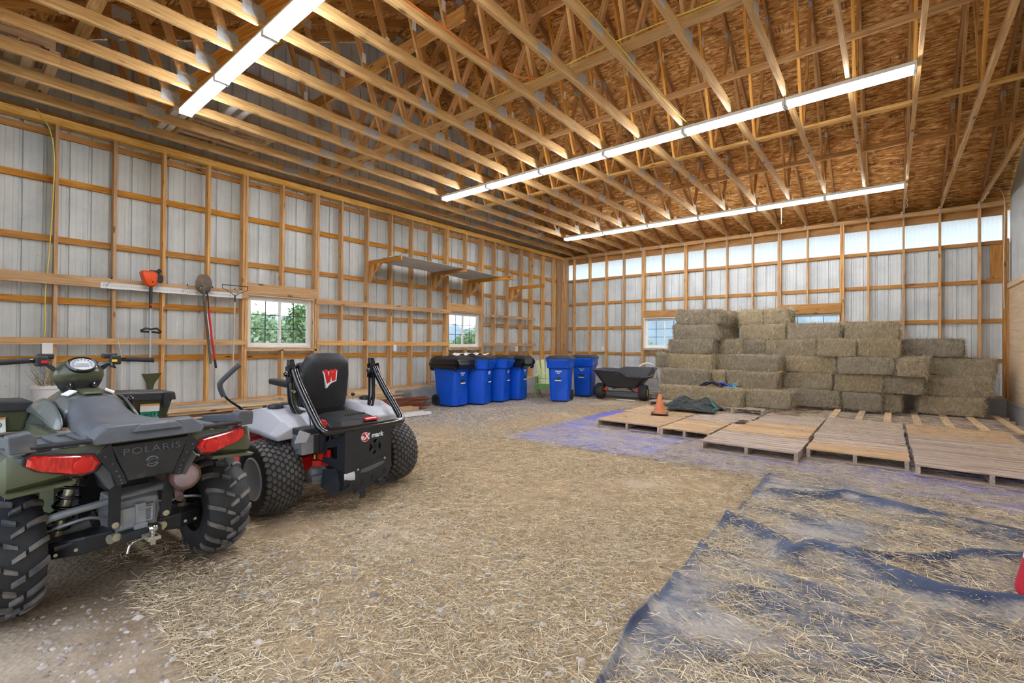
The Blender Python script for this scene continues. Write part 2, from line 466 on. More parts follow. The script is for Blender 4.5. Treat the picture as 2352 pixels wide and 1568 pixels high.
# ---- back wall with the translucent clerestory
W3, W4 = (-5.80, -4.62, 1.34, 2.23), (-2.14, -.92, 1.34, 2.23)
mb = MB()
sheet(mb, rib_profile(-8.89, XR+.1), lambda u, o: (u, YB+.18+o), .38, 3.58, [W3, W4])
wall_back = struct(mb.build('wall_back', M['siding']))
def on_back(name, mat, x0, x1, z0, z1, y0=YB, y1=YB+.14):
    return MB().box(x0, x1, y0, y1, z0, z1).build(name, M[mat], wall_back)
mb = MB(); sheet(mb, corrugation(-8.89, XR+.1, .068, .014), lambda u, o: (u, YB+.182+o), 3.56, 4.24)
mb.build('clear_panel', M['clear_panel'], wall_back)
for x in (-8.33, -7.73, -7.12, -6.51, -4.05, -3.46, -2.82, -.38, .25, .85, 1.46):
    on_back('stud', 'stud_pine', x-.019, x+.019, .43, 4.31)
for x in (-5.885, -5.84, -4.60, -4.555, -2.215, -2.17, -.90, -.855):
    on_back('stud', 'stud_pine', x-.019, x+.019, .43, 4.31)
for x in (-5.25, -1.58):
    on_back('cripple_stud', 'stud_pine', x-.019, x+.019, 2.46, 4.31); on_back('cripple_stud', 'stud_pine', x-.019, x+.019, .43, 1.3)
on_back('corner_post', 'stud_pine', -8.70, -8.60, .43, 4.31)
on_back('top_plate', 'stud_pine', XL, XR+.1, 4.31, 4.40)
on_back('clerestory_rail', 'girt_pine', XL, XR, 4.145, 4.235, YB+.14, YB+.178)
on_back('eave_light_blocker', 'girt_pine', XL-.1, XR+.1, 4.232, 4.52, YB+.185, YB+.20)  # added closure board, blocks the daylight strip above the clear panel
on_back('clerestory_sill', 'girt_pine', XL, XR, 3.545, 3.62, YB+.10, YB+.178)
for z0, z1 in ((2.75, 2.832), (1.11, 1.19)):
    on_back('girt', 'girt_pine', XL, XR, z0, z1, YB+.14, YB+.178)
for a, b in ((XL, -5.9), (-4.54, -2.23), (-.84, XR)):
    on_back('girt', 'girt_pine', a, b, 1.93, 2.014, YB+.14, YB+.178)
on_back('bottom_plate', 'stud_pine', XL, XR, .39, .43)
for a, b, z0 in ((-5.83, -4.58, 2.235), (-2.19, -.88, 2.205)):
    on_back('window_header', 'girt_pine', a, b, z0+.02, 2.46, YB-.012, YB+.10)
    on_back('window_sill_plate', 'stud_pine', a, b, 1.27, 1.305)
on_back('patch_board', 'girt_pine', 1.62, 1.82, 2.84, 3.54, YB+.12, YB+.139)
on_back('end_stud', 'girt_pine', 1.80, 1.85, .43, 4.31, YB-.03, YB+.14)

# ---- windows
def window(n, plane, a, b, z0, z1, axis):
    """white sliding window with a grid; axis 'x' = in the left wall, 'y' = in the back wall"""
    def P(u, d, z): return (XL-.09-d, u, z) if axis == 'x' else (u, YB+.09+d, z)
    def bx(mb, u0, u1, d0, d1, za, zb):
        p, q = P(u0, d0, za), P(u1, d1, zb)
        return mb.box(min(p[0], q[0]), max(p[0], q[0]), min(p[1], q[1]), max(p[1], q[1]), min(p[2], q[2]), max(p[2], q[2]))
    f = MB(); w = .045
    bx(f, a, b, 0, .06, z0, z0+w); bx(f, a, b, 0, .06, z1-w, z1); bx(f, a, a+w, 0, .06, z0+w, z1-w); bx(f, b-w, b, 0, .06, z0+w, z1-w)
    root = struct(f.build('window_%d' % n, M['white_vinyl'], bevel=.004))
    m = (a+b)/2
    for i, (u0, u1, d) in enumerate(((a+w, m+.02, .012), (m-.02, b-w, .034))):
        s = MB(); v = .032
        bx(s, u0, u1, d, d+.02, z0+w, z0+w+v); bx(s, u0, u1, d, d+.02, z1-w-v, z1-w); bx(s, u0, u0+v, d, d+.02, z0+w+v, z1-w-v); bx(s, u1-v, u1, d, d+.02, z0+w+v, z1-w-v)
        so = s.build('sash', M['white_vinyl'], root)
        g = MB(); bx(g, u0+v, u1-v, d+.008, d+.012, z0+w+v, z1-w-v); g.build('pane', M['glass'], so)
        k = MB(); hh = (z1-z0-2*w-2*v)/3
        bx(k, (u0+u1)/2-.007, (u0+u1)/2+.007, d+.003, d+.0075, z0+w+v, z1-w-v)
        for j in (1, 2): bx(k, u0+v, u1-v, d+.003, d+.0075, z0+w+v+hh*j-.006, z0+w+v+hh*j+.006)
        k.build('muntin_grid', M['satin_black'], so)
    j = MB(); t = .02
    bx(j, a-t, b+t, -.09, 0, z0-t, z0); bx(j, a-t, b+t, -.09, 0, z1, z1+t); bx(j, a-t, a, -.09, .04, z0, z1); bx(j, b, b+t, -.09, .04, z0, z1)
    j.build('jamb', M['plank_pale'] if axis == 'x' else M['white_vinyl'], root)
window(1, XL, *W1, 'x'); window(2, XL, *W2, 'x'); window(3, YB, *W3, 'y'); window(4, YB, *W4, 'y')

# ---- right wall: plywood below, ribbed sheet above
mb = MB().box(XR, XR+.02, YN, YB, .34, 2.62)
wall_right = struct(mb.build('wall_right', M['plywood']))
mb = MB(); sheet(mb, corrugation(YN, YB, .068, .016), lambda u, o: (XR+.03+o, u), 2.62, lambda u: roofz(u)-.02); mb.build('ribbed_sheet', M['siding'], wall_right)
MB().box(XR-.03, XR+.02, YN, YB, 2.60, 2.70).build('rail', M['plywood'], wall_right)
MB().box(XR-.035, XR, YB-.16, YB-.01, .40, 3.6).build('corner_board', M['girt_pine'], wall_right)
# ---- near wall with the wide open doorway the camera stands in
mb = MB(); sheet(mb, rib_profile(-8.89, XR+.1), lambda u, o: (u, YN-.02-o), .0, 4.45, [(-5.6, 1.5, -.1, 4.0)])
wall_near = struct(mb.build('wall_near', M['siding']))
MB().box(-5.6, 1.5, YN, YN+.14, 4.0, 4.3).build('door_header', M['girt_pine'], wall_near)
MB().box(-8.85, XR, YN, YN+.14, 4.31, 4.40).build('top_plate', M['girt_pine'], wall_near)
# ---- concrete curb
mb = MB(); mb.box(XL-.2, XL+.03, YN, YB+.2, -.15, .39); mb.box(XL-.2, XR+.3, YB-.03, YB+.2, -.15, .39); mb.box(XR-.02, XR+.2, 6, YB, -.15, .36)
struct(mb.build('trim_1', M['concrete'], bevel=.012))
# ---- roof sheathing (osb) on both slopes
t = .012
for nm, ya, yb in (('ceiling', YRIDGE, YB+.5), ('ceiling_near', YRIDGE, YN-.5)):
    mb = MB(); L = math.hypot(yb-ya, .5*(yb-ya))
    vs = [(-9.1, ya, ZRIDGE), (3.4, ya, ZRIDGE), (3.4, yb, roofz(yb)), (-9.1, yb, roofz(yb))]
    g = [(-9.1, 0, 0), (3.4, 0, 0), (3.4, L, 0), (-9.1, L, 0)]
    mb.add(vs, [(0, 1, 2, 3)], g); mb.add([(x, y, z+t) for x, y, z in vs], [(3, 2, 1, 0)], g)
    o = struct(mb.build(nm, M['osb']))
# outer roof skin keeps daylight out
mb = MB()
for yb in (YB+.6, YN-.6):
    mb.add([(-9.2, YRIDGE, ZRIDGE+.06), (3.6, YRIDGE, ZRIDGE+.06), (3.6, yb, roofz(yb)+.06), (-9.2, yb, roofz(yb)+.06)], [(0, 1, 2, 3)])
struct(mb.build('roof_covering', M['roof_metal']))
# ------------------------------------------------------------------ trusses, braces, lights
NB = [1.85, 4.75, 7.89, 10.75]; NTOP = [1.47, 3.90, 8.74, 11.17]
ZC0, ZC1 = 4.41, 4.53
def make_truss():
    root = thing('roof_truss', 'x', 'truss', (0, 0, 0), group='roof trusses')
    MB().bar((0, YN-.3, (ZC0+ZC1)/2), (0, YB+.3, (ZC0+ZC1)/2), .038, ZC1-ZC0).build('bottom_chord', M['chord_pine'], root)
    d = .078*math.sqrt(1.25)+.002
    for ye in (YN-.5, YB+.5):
        MB().bar((0, YRIDGE, ZRIDGE-d), (0, ye, roofz(ye)-d), .038, .14).build('top_chord', M['girt_pine'], root)
    tz = lambda y: roofz(y)-.17
    webs = [((NB[0], ZC1), (NTOP[0], tz(NTOP[0]))), ((NB[0], ZC1), (NTOP[1], tz(NTOP[1]))), ((NB[1], ZC1), (NTOP[1], tz(NTOP[1]))), ((NB[1], ZC1), (YRIDGE, ZRIDGE-.2)),
            ((NB[2], ZC1), (YRIDGE, ZRIDGE-.2)), ((NB[2], ZC1), (NTOP[2], tz(NTOP[2]))), ((NB[3], ZC1), (NTOP[2], tz(NTOP[2]))), ((NB[3], ZC1), (NTOP[3], tz(NTOP[3])))]
    for (a, za), (b, zb) in webs:
        off = .05*(1 if b > a else -1)
        wb = MB(); 
        p0 = Vector((0, a+off*.6, za-.01)); p1 = Vector((0, b, zb+.03)); dd = (p1-p0).normalized(); sd = dd.cross(Vector((1, 0, 0))).normalized()
        wb.bar(p0, p1, .089, .038, up=(1, 0, 0))
        wb.build('web', M['web_pine'], root)
    for y in NB + [3.97, 8.69]:
        w, h = (.24, .11) if y in (3.97, 8.69) else (.2, .13)
        MB().box(-.0215, .0215, y-w/2, y+w/2, ZC0+.012 if w > .2 else ZC0+.05, ZC0+.012+h if w > .2 else ZC0+.05+h).build('nail_plate', M['galvanised'], root)
    for y in NTOP+[YRIDGE]:
        z = tz(y)+(.03 if y != YRIDGE else -.01)
        MB().box(-.0215, .0215, y-.1, y+.1, z-.07, z+.07).build('nail_plate', M['galvanised'], root)
    # paper tags stapled on the webs
    for (a, za), (b, zb), tt in ((webs[2][0], webs[2][1], .61), (webs[4][0], webs[4][1], .42), (webs[7][0], webs[7][1], .58)):
        y, z = a+(b-a)*tt, za+(zb-za)*tt
        MB().box(.0195, .0225, y-.035, y+.035, z-.075, z+.075).xform(Matrix.Identity(4)).build('paper_tag', M['paper'], root)
    mb = MB(); mb.box(-.028, -.02, YB-.02, YB+.02, 4.30, 4.47); mb.box(-.045, -.02, YB-.03, YB-.022, 4.33, 4.44)
    mb.build('hurricane_tie', M['galvanised'], root)
    return root
truss0 = make_truss()
for k in range(17):
    lab = 'pine roof truss, %s from the ribbed metal gable wall' % ('the nearest' if k == 0 else 'counted %s out' % ORD[k])
    if k == 16: lab = 'pine roof truss nearest the plywood right wall'
    x = -8.35+.614*k
    if k == 0: truss0.location.x = x; tag(truss0, lab)
    else:
        t = dup(truss0, (x, 0, 0), None, lab)
# lateral braces running across the trusses
def brace(y, z, x0, x1, w, h, label, tilt=0, mat='chord_pine', z2=None):
    mb = MB().bar((x0, y, z), (x1, y, z), w, h)
    o = mb.build('lateral_brace', M[mat]); tag(o, label, 'brace', 'lateral roof braces'); return o
brace(4.56, 4.552, -8.5, 1.8, .13, .038, 'board laid on the chords under the yellow and orange cables', mat='chord_pine')
brace(7.86, 4.552, -8.5, 1.8, .089, .038, 'long lateral board on the chords behind the middle light row')
brace(4.30, 5.72, -8.2, -4.3, .04, .19, 'doubled deep orange board high among the webs near the gable wall', mat='girt_pine')
brace(5.585, 6.30, -8.6, -2.3, .04, .089, 'lateral board halfway up the webs leaning to the ridge', mat='web_pine')
brace(7.42, 5.42, -8.6, 1.8, .04, .089, 'lateral board low on the webs just past the ridge, above the light row', mat='web_pine')
brace(10.36, 4.92, -8.0, 1.8, .04, .089, 'lateral board low on the webs near the back wall', mat='web_pine')

# fluorescent strip fixtures, end to end in three rows
emit('tube_light', (.94, .985, 1.06, 1), 44.0)
def make_fixture():
    r = thing('strip_light', 'x', 'light', group='fluorescent strip lights')
    L = 1.205
    mb = MB(); prof = [(-.055, .0), (.055, .0), (.062, -.03), (.074, -.05), (.062, -.054), (.022, -.046), (.014, -.066), (-.014, -.066), (-.022, -.046), (-.062, -.054), (-.074, -.05), (-.062, -.03)]
    mb.loft([[(0, y, z) for y, z in prof], [(L, y, z) for y, z in prof]])
    h = mb.build('housing', M['white_paint'], r)
    for s in (-1, 1):
        MB().tube([(.02, s*.05, -.083), (L-.02, s*.05, -.083)], .0165, 10).build('tube', M['tube_light'], r, smooth=40)
    mb = MB()
    for x in (.012, L-.012): MB().box(x-.012, x+.012, -.072, .072, -.10, -.04).build('lamp_holder', M['white_paint'], r)
    mb = MB(); mb.tube([(L-.015, -.08, -.05), (L-.012, -.075, -.105), (L, 0, -.10), (L-.012, .075, -.105), (L-.015, .08, -.05)], .004, 6)
    mb.build('wire_clip', M['galvanised'], r)
    return r
fx = make_fixture(); first = True
for row, (y, nm) in enumerate(((1.99, 'nearest'), (6.47, 'middle'), (11.02, 'far'))):
    for k in range(6):
        lab = 'lit twin-tube strip light, %s section of the %s row counted from the gable wall' % (ORD[k], nm)
        loc = (-7.04+1.211*k, y, 4.407)
        if first: fx.location = loc; tag(fx, lab); first = False
        else: dup(fx, loc, None, lab)
# cables
def cable(pts, r, mat, label, cat='cable', group=None, smooth=3, name='cable'):
    o = MB().tube(pts, r, 7, smooth=smooth).build(name, M[mat], smooth=60); return tag(o, label, cat, group)
zz = 4.585
cable([(-8.6, 4.55, zz+.01)]+[(x, 4.53+.03*math.sin(x*2), zz-.0+.012*math.sin(3*x)) for x in np.arange(-8, 1.8, .5)], .0075, 'cable_yellow', 'yellow cable lying along the ceiling board, rear one of three')
cable([(-6.2, 4.60, zz+.01)]+[(x, 4.59+.025*math.sin(x*2+1), zz+.01*math.sin(2.4*x)) for x in np.arange(-6, 1.8, .5)], .0075, 'cable_yellow', 'yellow cable lying along the ceiling board, middle one of three')
cable([(-4.4, 4.5, zz)]+[(x, 4.495+.03*math.sin(x*1.7+2), zz+.01*math.sin(2.1*x)) for x in np.arange(-4.2, 1.8, .5)], .0075, 'cable_yellow', 'yellow cable on the ceiling board edge nearest the doorway')
cable([(-3.41, 2.2, 4.50), (-3.41, 2.8, 4.52), (-3.41, 3.6, 4.48), (-3.40, 4.3, 4.53), (-3.2, 4.60, 4.62)]+[(x, 4.66, 4.645+.04*(x+3)) for x in np.arange(-2.5, 1.8, .6)], .008, 'cable_orange', 'orange cable along a chord and onto the ceiling board')
cable([(-2.18, 2.5, 4.50)]+[(-2.183+.004*math.sin(y*3), y, 4.485+.03*math.sin(y*2)) for y in np.arange(2.9, 6.3, .4)]+[(-2.15, 6.4, 4.45)], .007, 'cable_yellow', 'yellow cable stapled down one chord to the middle light row')
brace(1.14, 5.33, -8.75, -2.0, .14, .038, 'board across the webs high above the near light row')
o = MB().lathe([(.001, 0), (.05, 0), (.055, -.02), (.03, -.035), (.03, -.06), (.001, -.06)], 18, Matrix.Translation((-7.43, .88, 5.245))).build('lamp_socket', M['white_paint'], smooth=40)
tag(o, 'empty white lamp socket under a rafter at the far upper left', 'lamp socket')
MB().box(-7.50, -7.36, .80, .96, 5.245, 5.265).build('mounting_plate', M['white_paint'], o)
# ------------------------------------------------------------------ wheels
def tire_profile(Ro, Ri, w, drop=.03, n=8):
    """closed cross-section (radius, lateral) of a tyre"""
    hw = w/2; P = []
    for i in range(-n, n+1):
        u = i/n; P.append((Ro-drop*abs(u)**3.2, u*hw*.92))
    for a in (.25, .5, .75, 1.0):
        rr = (Ro-drop)+(Ri-Ro+drop)*a; P.append((rr, hw*(.92+.12*math.sin(a*math.pi*.8))-a*.02*w*2))
    Q = [(Ri+.012, hw*.55), (Ri+.012, -hw*.55)]
    L = [(r, -z) for r, z in reversed(P[-4:])]
    return P + Q + L
MX = Matrix.Rotation(R(90), 4, 'Y')      # lathe axis z -> x
def lug(mb, Ro, drop, hw, u0, u1, th0, th1, tw, h):
    """raised bar on the tread from lateral u0 (angle th0) to u1 (angle th1), angular width tw"""
    n = 4; rows = []
    for i in range(n+1):
        t = i/n; u = u0+(u1-u0)*t; th = th0+(th1-th0)*t
        r0 = Ro-drop*abs(u)**3.2-.006; wd = tw*(1-.25*t)
        ring = []
        for (dt, rr) in ((-wd/2, r0), (wd/2, r0), (wd/2*.8, r0+h), (-wd/2*.8, r0+h)):
            a = th+dt; ring.append((u*hw*.92, rr*math.cos(a), rr*math.sin(a)))
        rows.append(ring)
    mb.loft(rows)
def atv_wheel(parent, x, y, Ro=.325, w=.26, Ri=.16, hub_in=-1):
    mb = MB().lathe(tire_profile(Ro-.02, Ri, w, .035), 40, MX, closed=True)
    nb_ = len(mb.r); mb.r = [0.0]*nb_
    N = 17
    for k in range(N):
        for s in (-1, 1):
            th = 2*math.pi*(k+.5*(s > 0))/N
            lug(mb, Ro-.02, .035, w/2, s*1.06, s*.40, th, th+.13, .11, .027)
            lug(mb, Ro-.02, .035, w/2, s*.30, s*-.08, th+.17, th+.25, .085, .025)
    mb.r[nb_:] = [1.0]*(len(mb.r)-nb_)
    tr = mb.build('tire', M['rubber_muddy'], parent, (x, y, Ro-.006), smooth=30)
    s = hub_in
    prof = [(Ri+.015, -w*.30), (Ri+.015, w*.30), (Ri-.01, w*.30), (Ri-.02, w*.1), (.09, w*.04), (.05, w*.05), (.045, w*.18), (.012, w*.2), (.01, -w*.0), (.05, -w*.1), (Ri-.02, -w*.1), (Ri-.01, -w*.28)]
    MB().lathe([(r, z*(1 if s > 0 else -1)) for r, z in prof], 28, MX, closed=True).build('rim', M['rim_dark'], tr, smooth=35)
    return tr
# ------------------------------------------------------------------ the quad bike (local: x right, y forward, z up)
def build_quad():
    q = thing('quad_bike', 'olive green quad bike with knobby muddy tires and red tail lights', 'quad bike', (-3.55, .71, 0), R(94))
    for x, y in ((.485, 0), (-.485, 0), (.47, 1.27), (-.47, 1.27)): atv_wheel(q, x, y, hub_in=-1 if x > 0 else 1)
    YZ = Matrix(((0, 0, 1, 0), (1, 0, 0, 0), (0, 1, 0, 0), (0, 0, 0, 1)))     # poly (y,z) extruded along x
    XZ = Matrix(((1, 0, 0, 0), (0, 0, -1, 0), (0, 1, 0, 0), (0, 0, 0, 1)))    # poly (x,z) extruded along -y
    # body: rear fender shell as a loft of (y,z) sections over x
    rings = []
    for x, zb, zt, yr in ((-.56, .70, .84, -.36), (-.53, .69, .885, -.40), (-.40, .715, .895, -.43), (-.26, .74, .90, -.44), (-.19, .80, .90, -.445), (.19, .80, .90, -.445), (.26, .74, .90, -.44), (.40, .715, .895, -.43), (.53, .69, .885, -.40), (.56, .70, .84, -.36)):
        rings.append([(x, yr+.035, zb), (x, yr, zb+.03), (x, yr-.004, (zb+zt)/2), (x, yr+.015, zt-.02), (x, yr+.09, zt-.06), (x, .1, zt-.075), (x, .34, zt-.09), (x, .36, zt-.14), (x, .30, zt-.12), (x, .0, zt-.11), (x, -.22, zt-.10), (x, yr+.07, zb+.01)])
    MB().loft(rings).build('rear_fender', M['olive_body'], q, smooth=40)
    for s in (-1, 1):
        # side skirt lip below each light
        MB().prism([(s*.30, .705), (s*.53, .688), (s*.545, .70), (s*.31, .722)], .34, .445, XZ).build('fender_lip', M['olive_body'], q)
        # tail light
        po = [(.215, .792), (.24, .755), (.29, .745), (.44, .795), (.478, .825), (.474, .858), (.45, .868), (.24, .835)]
        cx_, cz_ = .34, .805
        mb = MB(); ring0 = [(s*x, -.425, z) for x, z in po]; ring1 = [(s*x, -.462, z) for x, z in po]; ring2 = [(s*(cx_+(x-cx_)*.9), -.476, cz_+(z-cz_)*.86) for x, z in po]
        mb.loft([ring0, ring1, ring2] if s > 0 else [list(reversed(r)) for r in (ring0, ring1, ring2)])
        tl = mb.build('tail_light', M['lens_red'], q, smooth=25)
        MB().prism([(s*(cx_+(x-cx_)*1.07), cz_+(z-cz_)*1.16) for x, z in po], .40, .452, XZ).build('light_bezel', M['black_plastic'], tl)
        MB().lathe([(.001, 0), (.03, .0), (.036, .006), (.03, .009)], 20, Matrix.Translation((s*.285, -.4765, .795)) @ Matrix.Rotation(R(90), 4, 'X')).build('reflector', M['red_paint'], tl, smooth=40)
    # cargo rack
    mb = MB()
    mb.prism([(-.50, -.40), (-.46, -.44), (.46, -.44), (.50, -.40), (.50, .12), (.42, .18), (-.42, .18), (-.50, .12)], .832, .858)
    for i in range(9):
        x = -.40+i*.1; mb.bar((x, -.36, .875), (x, .12, .862), .055, .018)
    mb.bar((-.48, .15, .862), (.48, .15, .862), .04, .02)
    rack = mb.build('cargo_rack', M['rack_plastic'], q, bevel=.006)
    c = MB()
    lo = lambda x0, x1, z0, z1, y: [(x0, y, z0), (x1, y, z0), (x1, y, z1), (x0, y, z1)]
    c.loft([[(-.245, -.38, .885), (.225, -.38, .885), (.245, -.38, .925), (.20, -.38, .972), (-.205, -.38, .972), (-.255, -.38, .925)],
            [(-.245, -.50, .885), (.225, -.50, .885), (.24, -.50, .918), (.19, -.47, .968), (-.195, -.47, .968), (-.25, -.50, .918)]])
    c.build('rack_rear_bar', M['rack_plastic'], rack, bevel=.006, smooth=30)
    c = MB(); c.loft([[(-.06, -.40, .97), (.10, -.40, .97), (.135, -.40, .935), (-.10, -.40, .935)], [(-.06, -.495, .962), (.10, -.495, .962), (.13, -.508, .93), (-.095, -.508, .93)]])
    c.build('bar_recess', M['rack_plastic'], rack, bevel=.004)
    for s in (-1, 1):
        MB().tube([(s*.24, -.455, .905), (s*.46, -.445, .905), (s*.475, -.40, .905)], .0125, 10).build('rack_rail', M['black_plastic'], rack, smooth=50)
        MB().prism([(s*.44, .885), (s*.53, .885), (s*.535, .965), (s*.46, .975), (s*.44, .955)], .36, .455, XZ).build('rack_corner', M['rack_plastic'], rack, bevel=.006)
        MB().bar((s*.50, -.38, .925), (s*.50, .14, .865), .05, .05).build('rack_side', M['rack_plastic'], rack, bevel=.006)
    # tail panel with raised lettering and emblem
    tp = MB().loft([[(-.178, -.43, .872), (-.105, -.43, .668), (.105, -.43, .668), (.178, -.43, .872)], [(-.172, -.468, .866), (-.10, -.462, .676), (.10, -.462, .676), (.172, -.468, .866)]]).build('tail_panel', M['black_plastic'], q, bevel=.008)
    tx = text_mesh('POLARIS', .056, .006, 0, 1.12).xform(Matrix.Translation((.0, -.470, .826)) @ Matrix.Rotation(R(90), 4, 'X') @ Matrix.Diagonal((1.12, .85, 1, 1)))
    tx.build('raised_lettering', M['rack_plastic'], tp)
    mb = MB()
    for a0, a1 in ((20, 160), (200, 340)):
        for i in range(10):
            pass
    for a0, a1 in ((22, 159), (202, 339)):
        mb.tube([(.026*math.cos(R(a)), -.467, .757+.026*math.sin(R(a))) for a in np.linspace(a0, a1, 14)], .005, 6)
    mb.tube([(-.024, -.467, .762), (-.01, -.467, .766), (0, -.467, .772), (.01, -.467, .766), (.024, -.467, .762)], .003, 5); mb.tube([(-.024, -.467, .752), (-.01, -.467, .748), (0, -.467, .742), (.01, -.467, .748), (.024, -.467, .752)], .003, 5)
    mb.build('round_emblem', M['rack_plastic'], tp)
    for s in (-1, 1):
        po = [(s*.172, .885), (s*.235, .825), (s*.20, .775), (s*.165, .72), (s*.145, .655), (s*.105, .66), (s*.112, .70), (s*.15, .79)]
        b = MB().prism(po, .42, .456, XZ).build('panel_bracket', M['satin_black'], q, bevel=.003)
        for x, z in ((.195, .815), (.165, .775), (.15, .735), (.138, .705), (.132, .685), (.128, .668)):
            MB().lathe([(.001, 0), (.005, 0), (.005, .003), (.001, .003)], 10, Matrix.Translation((s*x, -.4565, z)) @ Matrix.Rotation(R(90), 4, 'X')).build('bolt', M['rack_plastic'], b)
        MB().prism([(s*.20, .775), (s*.165, .72), (s*.15, .655), (s*.17, .64), (s*.225, .74)], .36, .43, XZ).build('inner_gusset', M['rack_plastic'], q)
        # struts to the lower frame
        MB().bar((s*.13, -.36, .70), (s*.115, -.30, .40), .05, .022, up=(0, 1, 0)).build('frame_strut', M['satin_black'], q, bevel=.004)
        MB().lathe([(.001, 0), (.016, 0), (.016, .01), (.001, .012)], 12, Matrix.Translation((s*.115, -.315, .415)) @ Matrix.Rotation(R(90), 4, 'X')).build('strut_bolt', M['zinc'], q)
        # lower arms, half shafts, springs
        mb = MB(); mb.loft([[(s*.10, -.12, .29), (s*.10, -.24, .29), (s*.10, -.25, .37), (s*.10, -.12, .37)], [(s*.22, -.10, .27), (s*.22, -.23, .27), (s*.22, -.24, .37), (s*.22, -.10, .37)], [(s*.36, -.04, .26), (s*.36, -.13, .26), (s*.36, -.14, .345), (s*.36, -.04, .345)]] if s > 0 else
            [list(reversed(r)) for r in [[(s*.10, -.12, .29), (s*.10, -.24, .29), (s*.10, -.25, .37), (s*.10, -.12, .37)], [(s*.22, -.10, .27), (s*.22, -.23, .27), (s*.22, -.24, .37), (s*.22, -.10, .37)], [(s*.36, -.04, .26), (s*.36, -.13, .26), (s*.36, -.14, .345), (s*.36, -.04, .345)]]])
        arm = mb.build('suspension_arm', M['satin_black'], q, bevel=.012)
        for x, z in ((.25, .305), (.32, .29)): MB().lathe([(.001, 0), (.009, 0), (.009, .006), (.001, .006)], 10, Matrix.Translation((s*x, -.215 if x < .3 else -.17, z)) @ Matrix.Rotation(R(90), 4, 'X')).build('bolt', M['zinc'], arm)
        MB().tube([(s*.09, -.25, .33), (s*.125, -.27, .33)], .026, 12).build('arm_bushing', M['zinc'], q, smooth=40)
        MB().tube([(s*.10, 0, .38), (s*.36, 0, .325)], [.03, .022], 12).build('half_shaft', M['grey_cast'], q, smooth=40)
        MB().tube([(s*.07, 0, .39), (s*.10, 0, .385), (s*.11, 0, .383), (s*.12, 0, .38), (s*.13, 0, .378), (s*.15, 0, .373)], [.05, .055, .042, .05, .038, .03], 14).build('shaft_boot', M['rubber'], q, smooth=20)
        hel = [(s*(.30+.05*math.cos(a)*1-.10*(a/(14*math.pi))), -.05+.05*math.sin(a), .36+.36*a/(14*math.pi)) for a in np.linspace(0, 14*math.pi, 110)]
        sp = MB().tube(hel, .0085, 6).build('coil_spring', M['black_gloss'], q, smooth=60)
        MB().tube([(s*.30, -.05, .33), (s*.20, -.05, .78)], .024, 10).build('damper', M['zinc'], sp, smooth=40)
        MB().tube([(s*.36, -.02, .33), (s*.38, -.05, .30), (s*.37, -.06, .26)], [.05, .05, .03], 10).build('hub_carrier', M['rim_dark'], q, smooth=40)
        # brake line
        MB().tube([(s*.12, -.2, .42), (s*.2, -.24, .47), (s*.29, -.22, .45), (s*.37, -.14, .41)], .008, 7, smooth=3).build('brake_hose', M['grey_cast'], q, smooth=60)
    # sway bar and cross tubes
    MB().tube([(-.37, -.16, .47), (-.33, -.20, .50), (-.1, -.22, .525), (.12, -.22, .55), (.26, -.18, .545)], .02, 10, smooth=1).build('torsion_tube', M['grey_cast'], q, smooth=50)
    MB().prism([(-.40, .40), (-.365, .40), (-.35, .46), (-.33, .47), (-.33, .50), (-.36, .52), (-.40, .50)], .13, .18, XZ).build('tube_bracket', M['rim_dark'], q, bevel=.004)
    MB().tube([(-.33, -.19, .33), (-.05, -.2, .36)], .016, 8).build('link_rod', M['rim_dark'], q, smooth=40)
    # gear case
    mb = MB().loft([[(-.09, -.27, .52), (-.10, -.27, .44), (-.085, -.27, .34), (-.075, -.27, .315), (.075, -.27, .315), (.085, -.27, .34), (.10, -.27, .44), (.09, -.27, .52)], [(-.13, -.10, .56), (-.14, -.10, .44), (-.12, -.10, .33), (-.11, -.10, .30), (.11, -.10, .30), (.12, -.10, .33), (.14, -.10, .44), (.13, -.10, .56)]])
    gc = mb.build('gear_case', M['grey_cast'], q, bevel=.012)
    mb = MB(); mb.bar((-.09, -.285, .43), (.07, -.285, .43), .03, .11, up=(0, 0, 1)); mb.bar((0, -.30, .36), (0, -.30, .50), .045, .03, up=(0, 1, 0)); mb.tube([(-.02, -.31, .47), (.05, -.31, .47), (.05, -.31, .40), (-.02, -.31, .40)], .009, 8); mb.bar((-.03, -.305, .375), (.03, -.305, .375), .03, .028)
    mb.build('case_ribs', M['grey_cast'], gc, bevel=.006)
    # hitch
    mb = MB().box(-.09, .09, -.34, -.22, .318, .36); h = mb.build('hitch_receiver', M['satin_black'], q, bevel=.004)
    for s in (-1, 1): MB().lathe([(.001, 0), (.02, 0), (.02, .012), (.001, .012)], 12, Matrix.Translation((s*.105, -.30, .345)) @ Matrix.Rotation(R(90), 4, 'X')).build('arm_bolt', M['zinc'], h)
    MB().box(-.005, .055, -.44, -.28, .315, .335).build('ball_mount', M['zinc'], h, bevel=.004)
    mb = MB().lathe([(.001, -.045), (.016, -.045), (.016, -.008), (.024, -.008), (.024, .0), (.012, .006), (.012, .022), (.02, .028), (.026, .042), (.02, .058), (.001, .066)], 18, Matrix.Translation((.025, -.41, .335)))
    mb.build('hitch_ball', M['chrome'], h, smooth=50)
    MB().tube([(.0, -.34, .31), (-.04, -.35, .312), (-.065, -.36, .30), (-.075, -.365, .262)], .007, 8, smooth=2).build('hitch_pin', M['chrome'], h, smooth=60)
    # muffler
    A = Matrix.Translation((.185, -.10, .625)) @ Matrix.Rotation(R(90), 4, 'X')
    mf = MB().lathe([(.001, -.2), (.07, -.2), (.074, .0), (.074, .27), (.078, .285), (.078, .30), (.066, .305)], 26, A).build('muffler', M['rust_brown'], q, smooth=40)
